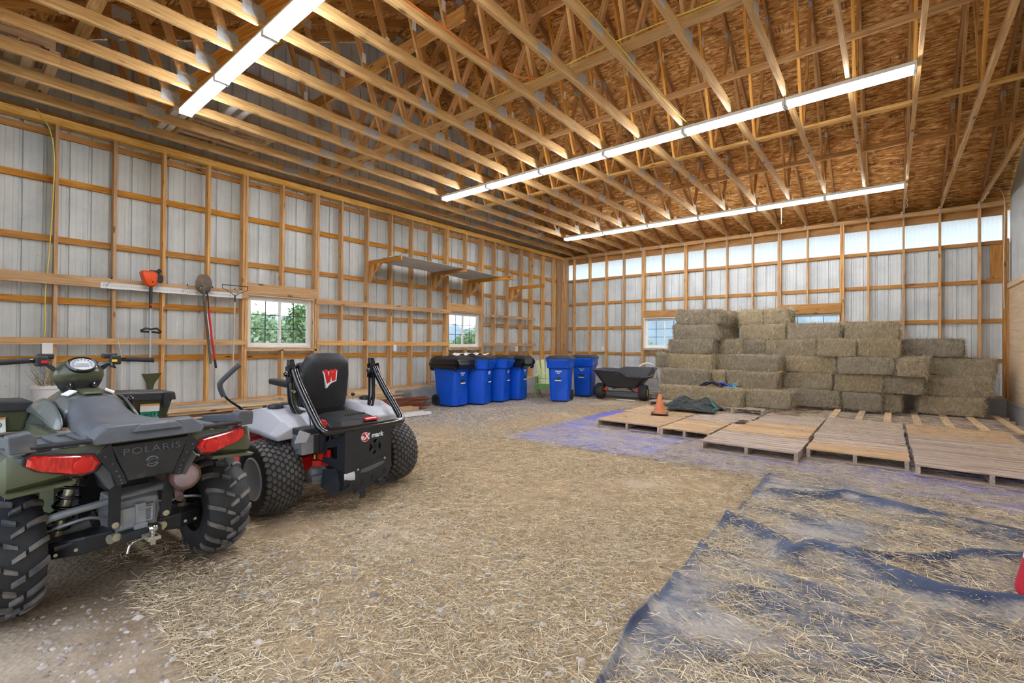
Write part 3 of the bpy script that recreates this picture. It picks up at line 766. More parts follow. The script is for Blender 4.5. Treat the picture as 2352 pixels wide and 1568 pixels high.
    MB().lathe([(.066, .302), (.058, .318), (.04, .328), (.001, .332)], 26, A).build('muffler_cap', M['muffler_end'], mf, smooth=60)
    MB().tube([(.165, -.36, .56), (.15, -.39, .53), (.145, -.43, .515)], .019, 12).build('tailpipe', M['rust_brown'], mf, smooth=40)
    # dark engine and frame mass in the shade under the body
    mb = MB(); mb.box(-.17, .17, .12, 1.15, .28, .70); mb.box(-.10, .10, -.1, .2, .55, .78); mb.tube([(-.2, -.2, .72), (-.2, 1.2, .68)], .02, 8); mb.tube([(.2, -.2, .72), (.2, 1.2, .68)], .02, 8)
    mb.bar((-.24, .25, .31), (-.24, 1.0, .31), .10, .03); mb.bar((.24, .25, .31), (.24, 1.0, .31), .10, .03); mb.box(-.36, -.2, -.02, .05, .62, .66); mb.box(.2, .36, -.02, .05, .62, .66)
    mb.build('engine_and_frame', M['satin_black'], q, bevel=.01)
    for s in (-1, 1):
        mb = MB().loft([[(s*.34, .33, .32), (s*.34, .95, .30), (s*.50, .95, .30), (s*.50, .33, .32)], [(s*.34, .33, .345), (s*.34, .95, .325), (s*.51, .95, .325), (s*.51, .33, .345)]])
        mb.build('foot_well', M['black_plastic'], q)
        MB().loft([[(s*.20, .3, .34), (s*.20, 1.0, .34), (s*.24, 1.0, .34), (s*.24, .3, .34)], [(s*.20, .3, .84), (s*.22, 1.0, .84), (s*.24, 1.0, .84), (s*.24, .3, .84)]]).build('side_panel', M['olive_body'], q)
    # seat
    rings = []
    for y, hw, z0, z1 in ((-.12, .18, .86, .92), (-.05, .205, .855, .945), (.10, .19, .85, .94), (.28, .165, .84, .945), (.42, .155, .86, .985), (.55, .15, .88, 1.03), (.62, .13, .90, 1.04)):
        ring = []
        for i in range(13):
            a = math.pi*i/12; ring.append((hw*math.copysign(abs(math.cos(a))**.6, math.cos(a)), y, z0+(z1-z0)*math.sin(a)**.6))
        rings.append(ring)
    MB().loft(rings).build('seat', M['seat_vinyl'], q, smooth=50)
    # tank cover and glossy side pods
    rings = []
    for y, hw, z0, z1 in ((.50, .17, .86, 1.0), (.60, .20, .84, 1.045), (.72, .205, .82, 1.075), (.86, .19, .80, 1.09), (1.0, .20, .78, 1.06), (1.15, .24, .76, .98)):
        ring = []
        for i in range(15):
            a = math.pi*i/14; ring.append((hw*math.copysign(abs(math.cos(a))**.75, math.cos(a)), y, z0+(z1-z0)*math.sin(a)**.8))
        rings.append(ring)
    tk = MB().loft(rings).build('tank_cover', M['tank_gloss'], q, smooth=50)
    MB().loft([[(-.05, .58, 1.045), (.05, .58, 1.045), (.05, .58, 1.06), (-.05, .58, 1.06)], [(-.085, .86, 1.08), (.085, .86, 1.08), (.06, .86, 1.105), (-.06, .86, 1.105)]]).build('tank_ridge', M['olive_body'], tk, bevel=.01)
    for s in (-1, 1):
        MB().bar((s*.095, .63, 1.056), (s*.115, .70, 1.06), .055, .008, up=(s*.5, -.2, 1)).build('warning_sticker', M['paper'], tk)
        rings = [[(s*.16, .34, .86), (s*.235, .36, .80), (s*.20, .36, .90)], [(s*.15, .56, 1.0), (s*.27, .60, .84), (s*.20, .60, 1.0)], [(s*.16, .80, 1.05), (s*.29, .86, .88), (s*.22, .84, 1.04)], [(s*.16, 1.0, 1.0), (s*.30, 1.05, .88), (s*.22, 1.05, .98)]]
        MB().loft(rings if s > 0 else [list(reversed(r)) for r in rings]).build('side_pod', M['tank_gloss'], q, smooth=180, sub=2)
    # front fenders
    for s in (-1, 1):
        rings = []
        for y, z in ((.74, .55), (.80, .65), (.92, .735), (1.15, .765), (1.4, .74), (1.56, .68)):
            r = [(s*.22, y, z), (s*.58, y, z-.03), (s*.60, y, z-.08), (s*.56, y+.0, z-.06), (s*.22, y, z-.05)]
            rings.append(r if s < 0 else list(reversed(r)))
        MB().loft(rings).build('front_fender', M['olive_body'], q, smooth=40)
    # front cargo boxes either side of the steering column
    for s in (-1, 1):
        x0, x1 = (.20, .655) if s > 0 else (-.62, -.19)
        lo = [(x0+.02, 1.14, .80), (x1-.05, 1.14, .77), (x1-.05, 1.36, .77), (x0+.02, 1.36, .80)]
        hi = [(x0, 1.10, .945), (x1-.02, 1.10, .93), (x1-.02, 1.38, .93), (x0, 1.38, .945)]
        bx = MB().loft([lo, hi]).build('front_box', M['olive_body'], q, bevel=.015)
        lid = MB().loft([[(x0-.01, 1.085, .93), (x1+.0, 1.085, .915), (x1, 1.40, .915), (x0-.01, 1.40, .93)], [(x0, 1.09, .995), (x1-.01, 1.09, .98), (x1-.01, 1.39, .98), (x0, 1.39, .995)], [(x0+.02, 1.11, 1.003), (x1-.04, 1.11, .988), (x1-.04, 1.37, .988), (x0+.02, 1.37, 1.003)]]).build('box_lid', M['black_plastic'], bx, bevel=.008)
        if s > 0:
            MB().box(.555, .60, 1.065, 1.09, .86, .985).build('latch', M['satin_black'], bx, bevel=.006)
            MB().bar((.405, 1.088, .868), (.535, 1.088, .862), .004, .062, up=(0, 0, 1)).build('warning_sticker', M['paper'], bx)
            MB().bar((.405, 1.084, .893), (.535, 1.084, .887), .004, .012, up=(0, 0, 1)).build('sticker_stripe', M['warn_orange'], bx)
            st = MB().bar((.41, 1.098, .806), (.525, 1.098, .80), .004, .056, up=(0, 0, 1)).build('registration_sticker', M['tag_green'], bx)
            text_mesh('2027', .042, .002).xform(Matrix.Translation((.47, 1.093, .802)) @ Matrix.Rotation(R(90), 4, 'X')).build('sticker_text', M['ink_black'], bx)
        else:
            MB().bar((-.50, 1.10, .83), (-.33, 1.10, .835), .004, .10, up=(0, 0, 1)).build('warning_sticker', M['paper'], bx)
            MB().bar((-.50, 1.096, .874), (-.33, 1.096, .879), .004, .012, up=(0, 0, 1)).build('sticker_stripe', M['warn_orange'], bx)
            for i in range(3):
                MB().lathe([(.016, 0), (.02, 0), (.02, .002), (.016, .002)], 16, Matrix.Translation((-.46+i*.046, 1.096, .835)) @ Matrix.Rotation(R(90), 4, 'X'), closed=True).build('sticker_symbol', M['ink_black'], bx)
    MB().tube([(.3, .98, .86), (.3, .95, .93)], .012, 8).build('shift_rod', M['satin_black'], q, smooth=40)
    MB().ball((.30, .945, .955), .026, 8, (1, 1, 1.35)).build('shift_knob', M['black_gloss'], q, smooth=60)
    # handlebar
    cx0 = -.03
    MB().tube([(cx0+.36, .74, 1.265), (cx0+.22, .77, 1.275), (cx0+.15, .80, 1.245), (cx0+.09, .84, 1.17), (cx0, .85, 1.14), (cx0-.09, .84, 1.17), (cx0-.15, .80, 1.245), (cx0-.22, .77, 1.275), (cx0-.36, .74, 1.265)], .0125, 10, smooth=2).build('handlebar', M['black_gloss'], q, smooth=60)
    for s in (-1, 1):
        g = MB().tube([(cx0+s*.25, .765, 1.274), (cx0+s*.26, .763, 1.274), (cx0+s*.40, .735, 1.264), (cx0+s*.41, .733, 1.263)], [.02, .0185, .0185, .021], 14).build('hand_grip', M['rubber'], q, smooth=50)
        c = MB(); c.box(cx0+s*.19-.03, cx0+s*.19+.03, .745, .80, 1.235, 1.30); c.box(cx0+s*.165-.04, cx0+s*.165+.04, .775, .83, 1.28, 1.315)
        cl = c.build('switch_housing', M['black_plastic'], q, bevel=.008)
        MB().box(cx0+s*.18-.014, cx0+s*.18+.014, .738, .748, 1.255, 1.272).build('switch', M['red_plastic'] if s < 0 else M['warn_yellow'], cl)
        MB().tube([(cx0+s*.18, .82, 1.27), (cx0+s*.26, .80, 1.27), (cx0+s*.37, .775, 1.262)], [.008, .009, .006], 8).build('brake_lever', M['black_gloss'], q, smooth=50)
        MB().tube([(cx0+s*.17, .80, 1.25), (cx0+s*.12, .78, 1.20), (cx0+s*.06, .80, 1.13)], .01, 7, smooth=2).build('control_cable', M['satin_black'], q, smooth=50)
    MB().tube([(cx0+.16, .745, 1.245), (cx0+.165, .73, 1.225), (cx0+.185, .73, 1.215)], [.012, .012, .007], 8).build('thumb_throttle', M['black_gloss'], q, smooth=50)
    # steering pod
    rings = []
    for z, rx, ry, yo in ((1.105, .10, .07, 0), (1.12, .125, .085, 0), (1.165, .135, .10, 0), (1.20, .13, .10, 0), (1.235, .105, .085, .01), (1.262, .07, .06, .02), (1.268, .02, .02, .02)):
        rings.append([(cx0+rx*math.cos(a), .80+yo+ry*math.sin(a)-.25*(z-1.16), z+.12*ry*math.sin(a)) for a in np.linspace(0, 2*math.pi, 24, endpoint=False)])
    pod = MB().loft(rings).build('steering_pod', M['pod_olive'], q, smooth=50)
    rings = []
    for z, rx, ry in ((1.04, .05, .04), (1.055, .085, .06), (1.085, .105, .075), (1.125, .122, .09)):
        rings.append([(cx0+rx*math.cos(a), .79+ry*math.sin(a), z) for a in np.linspace(0, 2*math.pi, 20, endpoint=False)])
    MB().loft(rings).build('pod_base', M['black_plastic'], pod, smooth=40)
    G = Matrix.Translation((cx0, .712, 1.243)) @ Matrix.Rotation(R(48), 4, 'X')
    MB().lathe([(.070, -.03), (.082, -.01), (.082, .004), (.072, .012), (.064, .004), (.064, -.03)], 28, G @ Matrix.Diagonal((1, .8, 1, 1)), closed=True).build('gauge_ring', M['black_gloss'], pod, smooth=40)
    gf = MB().lathe([(.001, 0), (.066, 0), (.066, .002), (.001, .0025)], 28, G @ Matrix.Diagonal((1, .8, 1, 1))).build('gauge_face', M['rim_grey'], pod)
    mb = MB()
    for i in range(11):
        a = R(200-i*22); mb.bar(G @ Vector((.042*math.cos(a), .034*math.sin(a), .004)), G @ Vector((.053*math.cos(a), .043*math.sin(a), .004)), .004, .002)
    mb.build('gauge_marks', M['ink_black'], pod)
    MB().loft([[G @ Vector(p) for p in ((-.034, -.022, .003), (.034, -.022, .003), (.03, .006, .003), (-.03, .006, .003))], [G @ Vector(p) for p in ((-.034, -.022, .0045), (.034, -.022, .0045), (.03, .006, .0045), (-.03, .006, .0045))]]).build('gauge_display', M['grey_cast'], pod)
    for s in (-1, 1):
        MB().lathe([(.001, .018), (.016, .016), (.02, .0), (.02, -.02)], 16, Matrix.Translation((cx0+s*.062, .712, 1.098)) @ Matrix.Rotation(R(75), 4, 'X')).build('pod_knob', M['black_gloss'], pod, smooth=40)
    MB().tube([(cx0, .84, 1.06), (cx0, .95, .85)], .03, 10).build('steering_column', M['satin_black'], q, smooth=40)
    return q
quad = build_quad()
# ------------------------------------------------------------------ zero-turn mower (local: x right, y forward, z up)
def hexblock(mb, Ro, drop, hw, u, th, du, dth, h):
    ring0 = []; ring1 = []
    for k in range(6):
        a = math.pi/3*k+math.pi/6
        for ring, sc, hh in ((ring0, 1, -.004), (ring1, .86, h)):
            uu = u+du*sc*math.sin(a); t = th+dth*sc*math.cos(a); r = Ro-drop*min(1.1, abs(uu))**3+hh
            ring.append((uu*hw*.92, r*math.cos(t), r*math.sin(t)))
    mb.loft([ring0, ring1])
def build_mower():
    m = thing('zero_turn_mower', 'riding mower with a tall black seat, folded roll bar and grey fuel pods', 'mower', (-4.0, 2.36, 0), R(91))
    XZ = Matrix(((1, 0, 0, 0), (0, 0, -1, 0), (0, 1, 0, 0), (0, 0, 0, 1)))
    YZs = lambda x: Matrix(((0, 0, 1, x), (1, 0, 0, 0), (0, 1, 0, 0), (0, 0, 0, 1)))
    Ro, w, Ri = .305, .31, .165
    for s in (-1, 1):
        mb = MB().lathe(tire_profile(Ro-.008, Ri, w, .028), 48, MX, closed=True); nb_ = len(mb.r); mb.r = [0.0]*nb_
        for r_ in range(9):
            u = -.94+1.88*r_/8
            for k in range(34): hexblock(mb, Ro-.008, .028, w/2, u, 2*math.pi*(k+.5*(r_ % 2))/34, .135, .084, .011)
        mb.r[nb_:] = [1.0]*(len(mb.r)-nb_)
        t = mb.build('drive_tire', M['rubber_turf'], m, (s*.60, 0, Ro-.006), smooth=30)
        prof = [(Ri+.012, w*.46), (Ri-.004, w*.49), (Ri-.012, w*.40), (Ri-.016, w*.0), (.10, -w*.05), (.05, -w*.03), (.05, w*.12), (.012, w*.14), (.01, -w*.2), (Ri-.016, -w*.3), (Ri, -w*.45)]
        MB().lathe([(r, z*s) for r, z in prof], 32, MX, closed=True).build('rim', M['rim_grey'], t, smooth=35)
    for s in (-1, 1):
        c = MB().lathe(tire_profile(.165, .08, .15, .03), 28, MX, closed=True).build('caster_tire', M['rubber'], m, (s*.46, 1.50, .163), smooth=40)
        MB().lathe([(.085, -.05), (.085, .05), (.02, .055), (.02, -.055)], 18, MX, closed=True).build('caster_rim', M['rim_grey'], c, smooth=40)
        mb = MB(); mb.bar((s*.46, 1.50, .36), (s*.46, 1.42, .52), .05, .05); mb.bar((s*.375, 1.5, .16), (s*.375, 1.5, .38), .02, .05); mb.bar((s*.545, 1.5, .16), (s*.545, 1.5, .38), .02, .05); mb.bar((s*.36, 1.5, .37), (s*.56, 1.5, .37), .05, .03)
        mb.build('caster_fork', M['satin_black'], m, bevel=.004)
    # red frame and cutting deck
    mb = MB()
    for s in (-1, 1):
        mb.bar((s*.30, -.30, .47), (s*.30, 1.45, .50), .06, .10); mb.bar((s*.27, -.34, .44), (s*.27, .05, .40), .03, .12)
    mb.bar((-.5, 1.42, .52), (.5, 1.42, .52), .07, .07); mb.bar((-.42, -.02, .36), (-.28, -.02, .36), .16, .12); mb.bar((.42, -.02, .36), (.28, -.02, .36), .16, .12)
    mb.bar((-.34, -.18, .38), (-.22, -.24, .37), .05, .05)
    mb.build('main_frame', M['red_paint'], m, bevel=.005)
    MB().loft([[(x, y, .12) for x, y in ((-.66, .62), (.66, .62), (.70, .95), (.45, 1.30), (-.45, 1.30), (-.70, .95))], [(x*.96, y, .29) for x, y in ((-.66, .62), (.66, .62), (.70, .95), (.45, 1.28), (-.45, 1.28), (-.70, .95))]]).build('cutting_deck', M['red_paint'], m, bevel=.015)
    for s in (-1, 1):
        mb = MB().bar((s*.5, .38, .56), (s*.66, .52, .50), .16, .02); mb.build('red_side_plate', M['red_paint'], m)
    # transaxles
    for s in (-1, 1):
        mb = MB().ball((s*.25, -.06, .27), .10, 8, (1.0, .9, .85)); mb.tube([(s*.22, -.06, .27), (s*.46, 0, .30)], .04, 10); mb.box(s*.25-.07, s*.25+.07, -.14, .10, .19, .22)
        mb.tube([(s*.18, -.13, .22), (s*.18, -.13, .34)], .035, 10); mb.bar((s*.16, -.18, .24), (s*.34, -.18, .24), .03, .05)
        mb.build('transaxle', M['grey_cast'], m, smooth=35)
    # fuel pods / fenders
    for s in (-1, 1):
        sec = lambda y, xo, xi, zt, zi, zl: [(s*xo, y, zl), (s*(xo+.015), y, zl+.04), (s*(xo-.10), y, zt), (s*(xi+.05), y, zt+.005), (s*xi, y, zi), (s*xi, y, zl+.08), (s*(xi+.03), y, zl+.02)]
        rings = [sec(-.17, .62, .24, .70, .68, .60), sec(-.10, .655, .22, .755, .72, .615), sec(.08, .66, .22, .815, .77, .63), sec(.30, .655, .24, .825, .78, .63), sec(.52, .63, .27, .79, .74, .56), sec(.66, .58, .30, .70, .66, .48)]
        pod = MB().loft(rings if s < 0 else [list(reversed(r)) for r in rings]).build('fuel_pod', M['pod_grey'], m, smooth=22, bevel=.012)
        if s < 0:
            MB().prism([(-.56, .60), (-.52, .70), (-.43, .66), (-.47, .595)], .312, .322, XZ).build('pod_flap', M['pod_grey'], pod)
            MB().loft([[(-.37, .0, .805), (-.30, -.02, .795), (-.33, .06, .81)], [(-.37, .0, .809), (-.30, -.02, .799), (-.33, .06, .814)]]).build('pod_vent', M['satin_black'], pod)
        MB().lathe([(.06, 0), (.065, .012), (.06, .032), (.03, .042), (.001, .044)], 18, Matrix.Translation((s*.46, .22, .822)) @ Matrix.Rotation(R(-4), 4, 'X')).build('fuel_cap', M['satin_black'], pod, smooth=35)
    # battery with cables
    b = MB().box(-.50, -.29, -.31, -.13, .49, .66).build('battery', M['grey_cast'], m, bevel=.008)
    MB().box(-.505, -.285, -.315, -.125, .645, .70).build('battery_lid', M['satin_black'], b, bevel=.01)
    MB().box(-.40, -.288, -.3135, -.13, .49, .645).build('battery_case', M['satin_black'], b, bevel=.006)
    MB().bar((-.34, -.32, .48), (-.34, -.32, .705), .02, .014, up=(0, 1, 0)).build('hold_down', M['satin_black'], b)
    MB().loft([[(-.31, -.26, .69), (-.24, -.28, .68), (-.23, -.20, .68), (-.30, -.18, .69)], [(-.31, -.25, .755), (-.26, -.27, .745), (-.25, -.20, .735), (-.30, -.18, .755)]]).build('terminal_boot', M['red_plastic'], b, bevel=.012)
    MB().tube([(-.26, -.24, .72), (-.24, -.31, .69), (-.25, -.32, .60), (-.29, -.32, .50), (-.30, -.28, .43)], .008, 7, smooth=3).build('battery_cable', M['satin_black'], b, smooth=60)
    MB().tube([(-.33, -.10, .80), (-.36, -.20, .70), (-.42, -.28, .60), (-.55, -.24, .50), (-.62, -.1, .55)], .005, 6, smooth=3).build('wiring', M['black_gloss'], m, smooth=60)
    # engine
    mb = MB(); mb.loft([[(-.20, -.40, .46), (.22, -.40, .46), (.22, .10, .46), (-.20, .10, .46)], [(-.22, -.42, .60), (.23, -.42, .60), (.23, .10, .60), (-.22, .10, .60)], [(-.16, -.34, .72), (.20, -.34, .72), (.20, .08, .735), (-.16, .08, .735)], [(-.10, -.26, .755), (.15, -.26, .755), (.15, .04, .765), (-.10, .04, .765)]])
    en = mb.build('engine_shroud', M['black_plastic'], m, bevel=.012)
    MB().box(-.20, .20, -.42, .1, .30, .50).build('engine_block', M['satin_black'], en, bevel=.01)
    mb = MB()
    for i in range(9): mb.bar((-.07+i*.024, -.275, .735), (-.06+i*.024, -.23, .762), .007, .012)
    mb.build('intake_grille', M['black_gloss'], en)
    MB().bar((.06, -.345, .722), (.20, -.345, .722), .055, .004, up=(0, -.4, 1)).build('red_decal', M['red_paint'], en)
    MB().bar((.075, -.348, .7255), (.185, -.348, .7255), .014, .003, up=(0, -.4, 1)).build('decal_stripe', M['white_ink'], en)
    MB().tube([(-.02, -.33, .56), (-.02, -.46, .55)], .12, 20).build('blower_housing', M['satin_black'], en, smooth=40)
    # exhaust drum under the guard
    dr = MB().tube([(-.24, -.40, .27), (.14, -.40, .27)], .115, 22).build('exhaust_drum', M['satin_black'], m, smooth=40)
    MB().loft([[(-.33, -.30, .20), (-.20, -.50, .24), (-.18, -.50, .15), (-.27, -.40, .13)], [(-.30, -.28, .34), (-.19, -.48, .36), (-.17, -.48, .16), (-.25, -.38, .14)]]).build('exhaust_shield', M['satin_black'], m, bevel=.006)
    MB().tube([(-.235, -.46, .285), (-.14, -.47, .285)], .055, 20).build('exhaust_end', M['rim_grey'], dr, smooth=40)
    # rear guard: plate, wings, cut-out emblem, apron
    po = [(-.235, .335), (-.20, .30), (.235, .345), (.235, .665), (-.235, .665)]
    hole = [( .06+.062*math.cos(a), .50+.066*math.sin(a)) for a in np.linspace(0, 2*math.pi, 28, endpoint=False)]
    # plate around a round opening, built as quads from opening to outline
    def outl(a):
        d = Vector((math.cos(a), math.sin(a))); best = 9
        for i in range(len(po)):
            p, q2 = Vector(po[i]), Vector(po[(i+1) % len(po)]); e = q2-p; c = Vector((.06, .50))
            den = d.x*e.y-d.y*e.x
            if abs(den) < 1e-9: continue
            t_ = ((p.x-c.x)*e.y-(p.y-c.y)*e.x)/den; u_ = ((p.x-c.x)*d.y-(p.y-c.y)*d.x)/den
            if t_ > 0 and -1e-6 <= u_ <= 1+1e-6: best = min(best, t_)
        return (.06+d.x*best, .50+d.y*best)
    angs = sorted(list(np.linspace(0, 2*math.pi, 48, endpoint=False))+[math.atan2(z-.5, x-.06) % (2*math.pi) for x, z in po])
    mb = MB(); n = len(angs)
    for y in (-.50, -.506):
        b0 = len(mb.v)
        inn = [(.06+.062*math.cos(a), y, .50+.066*math.sin(a)) for a in angs]; ou = [(outl(a)[0], y, outl(a)[1]) for a in angs]
        mb.add(inn+ou, [((i), (i+1) % n, n+(i+1) % n, n+i) if y < -.503 else (n+i, n+(i+1) % n, (i+1) % n, i) for i in range(n)])
    inn2 = [(.06+.062*math.cos(a), yy, .50+.066*math.sin(a)) for yy in (-.50, -.506) for a in angs]
    mb.add(inn2, [(i, (i+1) % n, n+(i+1) % n, n+i) for i in range(n)])
    g = mb.build('rear_guard', M['satin_black'], m)
    mb = MB(); c = (.06, .50)
    for a in (52, 128): 
        d = Vector((math.cos(R(a)), 0, math.sin(R(a))))*.066
        mb.bar((c[0]-d.x, -.502, c[1]-d.z), (c[0]+d.x, -.502, c[1]+d.z), .034, .006, up=(0, 1, 0))
    mb.bar((.12, -.501, .46), (.06, -.501, .43), .02, .005, up=(0, 1, 0))
    mb.build('emblem_cutout_bars', M['satin_black'], g)
    MB().tube([(.06, -.47, .50), (.06, -.49, .50)], .06, 18).build('fan_behind', M['black_gloss'], g)
    # left wing with its opening, right wing
    fr = lambda t, z: (-.235-.115*t, -.50+.30*t, z)
    mb = MB()
    for k, (za, zb) in enumerate(((.335, .43), (.43, .565), (.565, .665))):
        cols = [(0, za, zb), (.22, za, zb), (.80, za, zb), (1.0, za, zb)]
        for (t0, *_), (t1, *_2) in zip(cols[:-1], cols[1:]):
            if k == 1 and t0 == .22: continue
            def zz_(t, z): return (.335+.105*t)+(z-.335)/.33*((.655-.145*t)-(.335+.105*t))
            q4 = [fr(t0, zz_(t0, za)), fr(t1, zz_(t1, za)), fr(t1, zz_(t1, zb)), fr(t0, zz_(t0, zb))]
            q5 = [(x+.006, y+.002, z) for x, y, z in q4]
            mb.loft([q4, q5])
    mb.build('guard_wing', M['satin_black'], g)
    mb = MB(); mb.loft([[(.235, -.50, .345), (.235, -.50, .665), (.33, -.20, .60), (.33, -.20, .45)], [(.229, -.50, .345), (.229, -.50, .665), (.324, -.20, .60), (.324, -.20, .45)]]); mb.build('guard_wing', M['satin_black'], g)
    ap = [(-.20, .20), (-.13, .345), (-.10, .365), (.225, .40), (.235, .30), (.19, .215), (.10, .205), (.08, .185), (-.02, .165), (-.05, .15), (-.15, .145)]
    a_ = MB().prism(ap, .507, .515, XZ).build('guard_apron', M['satin_black'], g, bevel=.003)
    MB().prism([(-.09, .305), (-.02, .30), (.13, .335), (.16, .355), (.14, .365), (-.08, .33)], .514, .5165, XZ).build('scuffed_patch', M['rack_plastic'], a_)
    mb = MB()
    for x, z in ((-.15, .20), (-.075, .22), (.02, .235), (.155, .27)): mb.prism([(x-.014, z-.03), (x+.012, z-.025), (x+.016, z+.03), (x-.008, z+.025)], .5145, .5165, XZ)
    mb.build('apron_slot', M['dark_gap'], a_)
    for x, z in ((-.10, .135), (.10, .185)):
        mb = MB(); mb.bar((x, -.515, z+.03), (x, -.56, z+.01), .055, .012); mb.bar((x, -.56, z-.03), (x, -.565, z+.035), .055, .010, up=(0, 1, 0)); mb.build('hook_bracket', M['satin_black'], a_, bevel=.003)
    for x, z in ((-.115, .335), (.155, .385)): MB().lathe([(.001, 0), (.011, 0), (.009, .007), (.001, .008)], 12, Matrix.Translation((x, -.5155, z)) @ Matrix.Rotation(R(90), 4, 'X')).build('bolt', M['zinc'], a_)
    # maker's name
    lg = Matrix.Translation((0, -.5075, .60)) @ Matrix.Rotation(R(90), 4, 'X')
    MB().lathe([(.001, 0), (.041, 0), (.041, .002), (.001, .002)], 28, Matrix.Translation((-.04, -.5062, .598)) @ Matrix.Rotation(R(90), 4, 'X')).build('badge_rim', M['white_ink'], g)
    MB().lathe([(.001, 0), (.037, 0), (.037, .002), (.001, .002)], 28, Matrix.Translation((-.04, -.5078, .598)) @ Matrix.Rotation(R(90), 4, 'X')).build('badge_disc', M['red_paint'], g)
    text_mesh('X', .072, .002, .15, 1, .002).xform(Matrix.Translation((-.028, -.5105, .600)) @ Matrix.Rotation(R(90), 4, 'X')).build('badge_letter', M['white_ink'], g)
    text_mesh('e', .058, .002, .0, 1, .0015).xform(Matrix.Translation((-.066, -.5105, .599)) @ Matrix.Rotation(R(90), 4, 'X')).build('badge_letter', M['white_ink'], g)
    text_mesh('mark', .058, .002, .1, .98, .0015).xform(Matrix.Translation((.082, -.5075, .603)) @ Matrix.Rotation(R(90), 4, 'X') @ Matrix.Rotation(R(1.5), 4, 'Z')).build('badge_text', M['white_ink'], g)
    MB().box(-.352, -.318, -.235, -.229, .425, .46).build('warning_sticker', M['warn_yellow'], m)
    mb = MB(); mb.box(-.30, .30, -.10, -.06, .42, .47); mb.build('rear_cross_member', M['satin_black'], m)
    # roll bar: posts and the hoop folded down behind
    for s in (-1, 1):
        p = MB().tube([(s*.29, -.06, .52), (s*.30, -.05, .64), (s*.40, .03, .84), (s*.41, .045, .95), (s*.41, .05, 1.12)], .034, 14, smooth=2).build('roll_bar_post', M['black_gloss'], m, smooth=50)
        mb = MB(); mb.loft([[(s*.41+dx*.036, .05+dy*.03, 1.06) for dx, dy in ((-1, -1), (1, -1), (1, 1), (-1, 1))], [(s*.41+dx*.03, .05+dy*.026, 1.20) for dx, dy in ((-1, -1), (1, -1), (1, 1), (-1, 1))], [(s*.41+dx*.024, .06+dy*.022, 1.255) for dx, dy in ((-1, -1), (1, -1), (1, 1), (-1, 1))]])
        mb.build('post_cap', M['black_gloss'], p, bevel=.006)
        MB().tube([(s*.41-.075, .03, 1.125), (s*.41+.075, .03, 1.125)], .017, 12).build('hinge_pin', M['zinc'], p, smooth=40)
        mb = MB(); mb.bar((s*.41-.045, -.01, 1.06), (s*.41-.045, .03, 1.20), .01, .06, up=(0, 1, 0)); mb.bar((s*.41+.045, -.01, 1.06), (s*.41+.045, .03, 1.20), .01, .06, up=(0, 1, 0)); mb.ball((s*.41-.05, .02, 1.13), .028, 8)
        mb.build('hinge_plate', M['black_gloss'], p, smooth=40)
        MB().tube([(s*.41-.02, -.01, .99), (s*.41-.02, -.05, .985)], .012, 10).build('clip_pin', M['chrome'], p)
    hoop = [(-.41, -.005, 1.16), (-.41, -.09, 1.04), (-.41, -.40, .73), (-.395, -.45, .685), (-.34, -.475, .675), (.34, -.475, .675), (.395, -.45, .685), (.41, -.40, .73), (.41, -.09, 1.04), (.41, -.005, 1.16)]
    P = [Vector(p) for p in hoop]
    hp = MB().tube(P, .034, 14, smooth=2).build('roll_bar_hoop', M['black_gloss'], m, smooth=50)
    # pale rub strips and the yellow caution strip
    for s in (-1, 1):
        MB().tube([(s*.41+.012, -.115, 1.055), (s*.41+.012, -.40, .77)], .005, 6).build('edge_strip', M['rack_plastic'], hp)
    MB().bar((.398, -.128, .988), (.398, -.30, .818), .035, .012, up=(-.3, -1, -.6)).build('caution_sticker', M['warn_yellow'], hp)
    # seat
    rings = []
    for z, hw, d, y0 in ((.79, .20, .05, .10), (.80, .225, .06, .11), (.90, .238, .075, .10), (1.10, .238, .08, .075), (1.20, .225, .075, .06), (1.27, .19, .065, .055), (1.30, .14, .045, .06), (1.307, .06, .02, .065)):
        ring = []
        for k in range(24):
            a = 2*math.pi*k/24; ring.append((-.03+hw*math.copysign(abs(math.cos(a))**.45, math.cos(a)), y0+.09+d*math.copysign(abs(math.sin(a))**.7, math.sin(a)), z))
        rings.append(ring)
    sb = MB().loft(rings).build('seat_back', M['black_vinyl'], m, smooth=50)
    rings = []
    for z, x0, x1, ya in ((.80, .18, .235, .20), (1.0, .17, .24, .24), (1.15, .17, .235, .25), (1.24, .15, .20, .20)):
        pass
    for s in (-1, 1):
        rings = []
        for z, xo, yf in ((.80, .22, .30), (.95, .25, .34), (1.10, .25, .33), (1.22, .215, .27)):
            rings.append([(-.03+s*(xo-.06), .19, z), (-.03+s*xo, .20, z), (-.03+s*(xo+.012), yf, z), (-.03+s*(xo-.05), yf-.02, z)])
        MB().loft(rings if s < 0 else [list(reversed(r)) for r in rings]).build('seat_bolster', M['black_vinyl'], sb, smooth=60, bevel=.02)
    # letter badge on the seat back: white outline, red letter
    Wp = [(-.50, .36), (-.18, .40), (-.20, .18), (-.16, -.10), (-.05, .40), (.12, .44), (.13, .05), (.25, .44), (.22, .47), (.56, .56), (.50, .40), (.46, .39), (.26, -.42), (.02, -.46), (.0, -.10), (-.11, -.48), (-.36, -.56), (-.44, .20), (-.50, .19)]
    hull = [(-.56, .24), (-.53, .40), (-.20, .52), (.20, .60), (.60, .66), (.58, .34), (.50, .30), (.33, -.48), (.05, -.55), (-.10, -.60), (-.40, -.86), (-.50, .12)]
    B = Matrix.Translation((-.015, .0845, 1.105)) @ Matrix.Rotation(R(88), 4, 'X') @ Matrix.Diagonal((.145, .14, 1, 1)) @ Matrix.Rotation(R(6), 4, 'Z')
    MB().prism(hull, -.03, .004, B).build('badge_outline', M['white_ink'], sb)
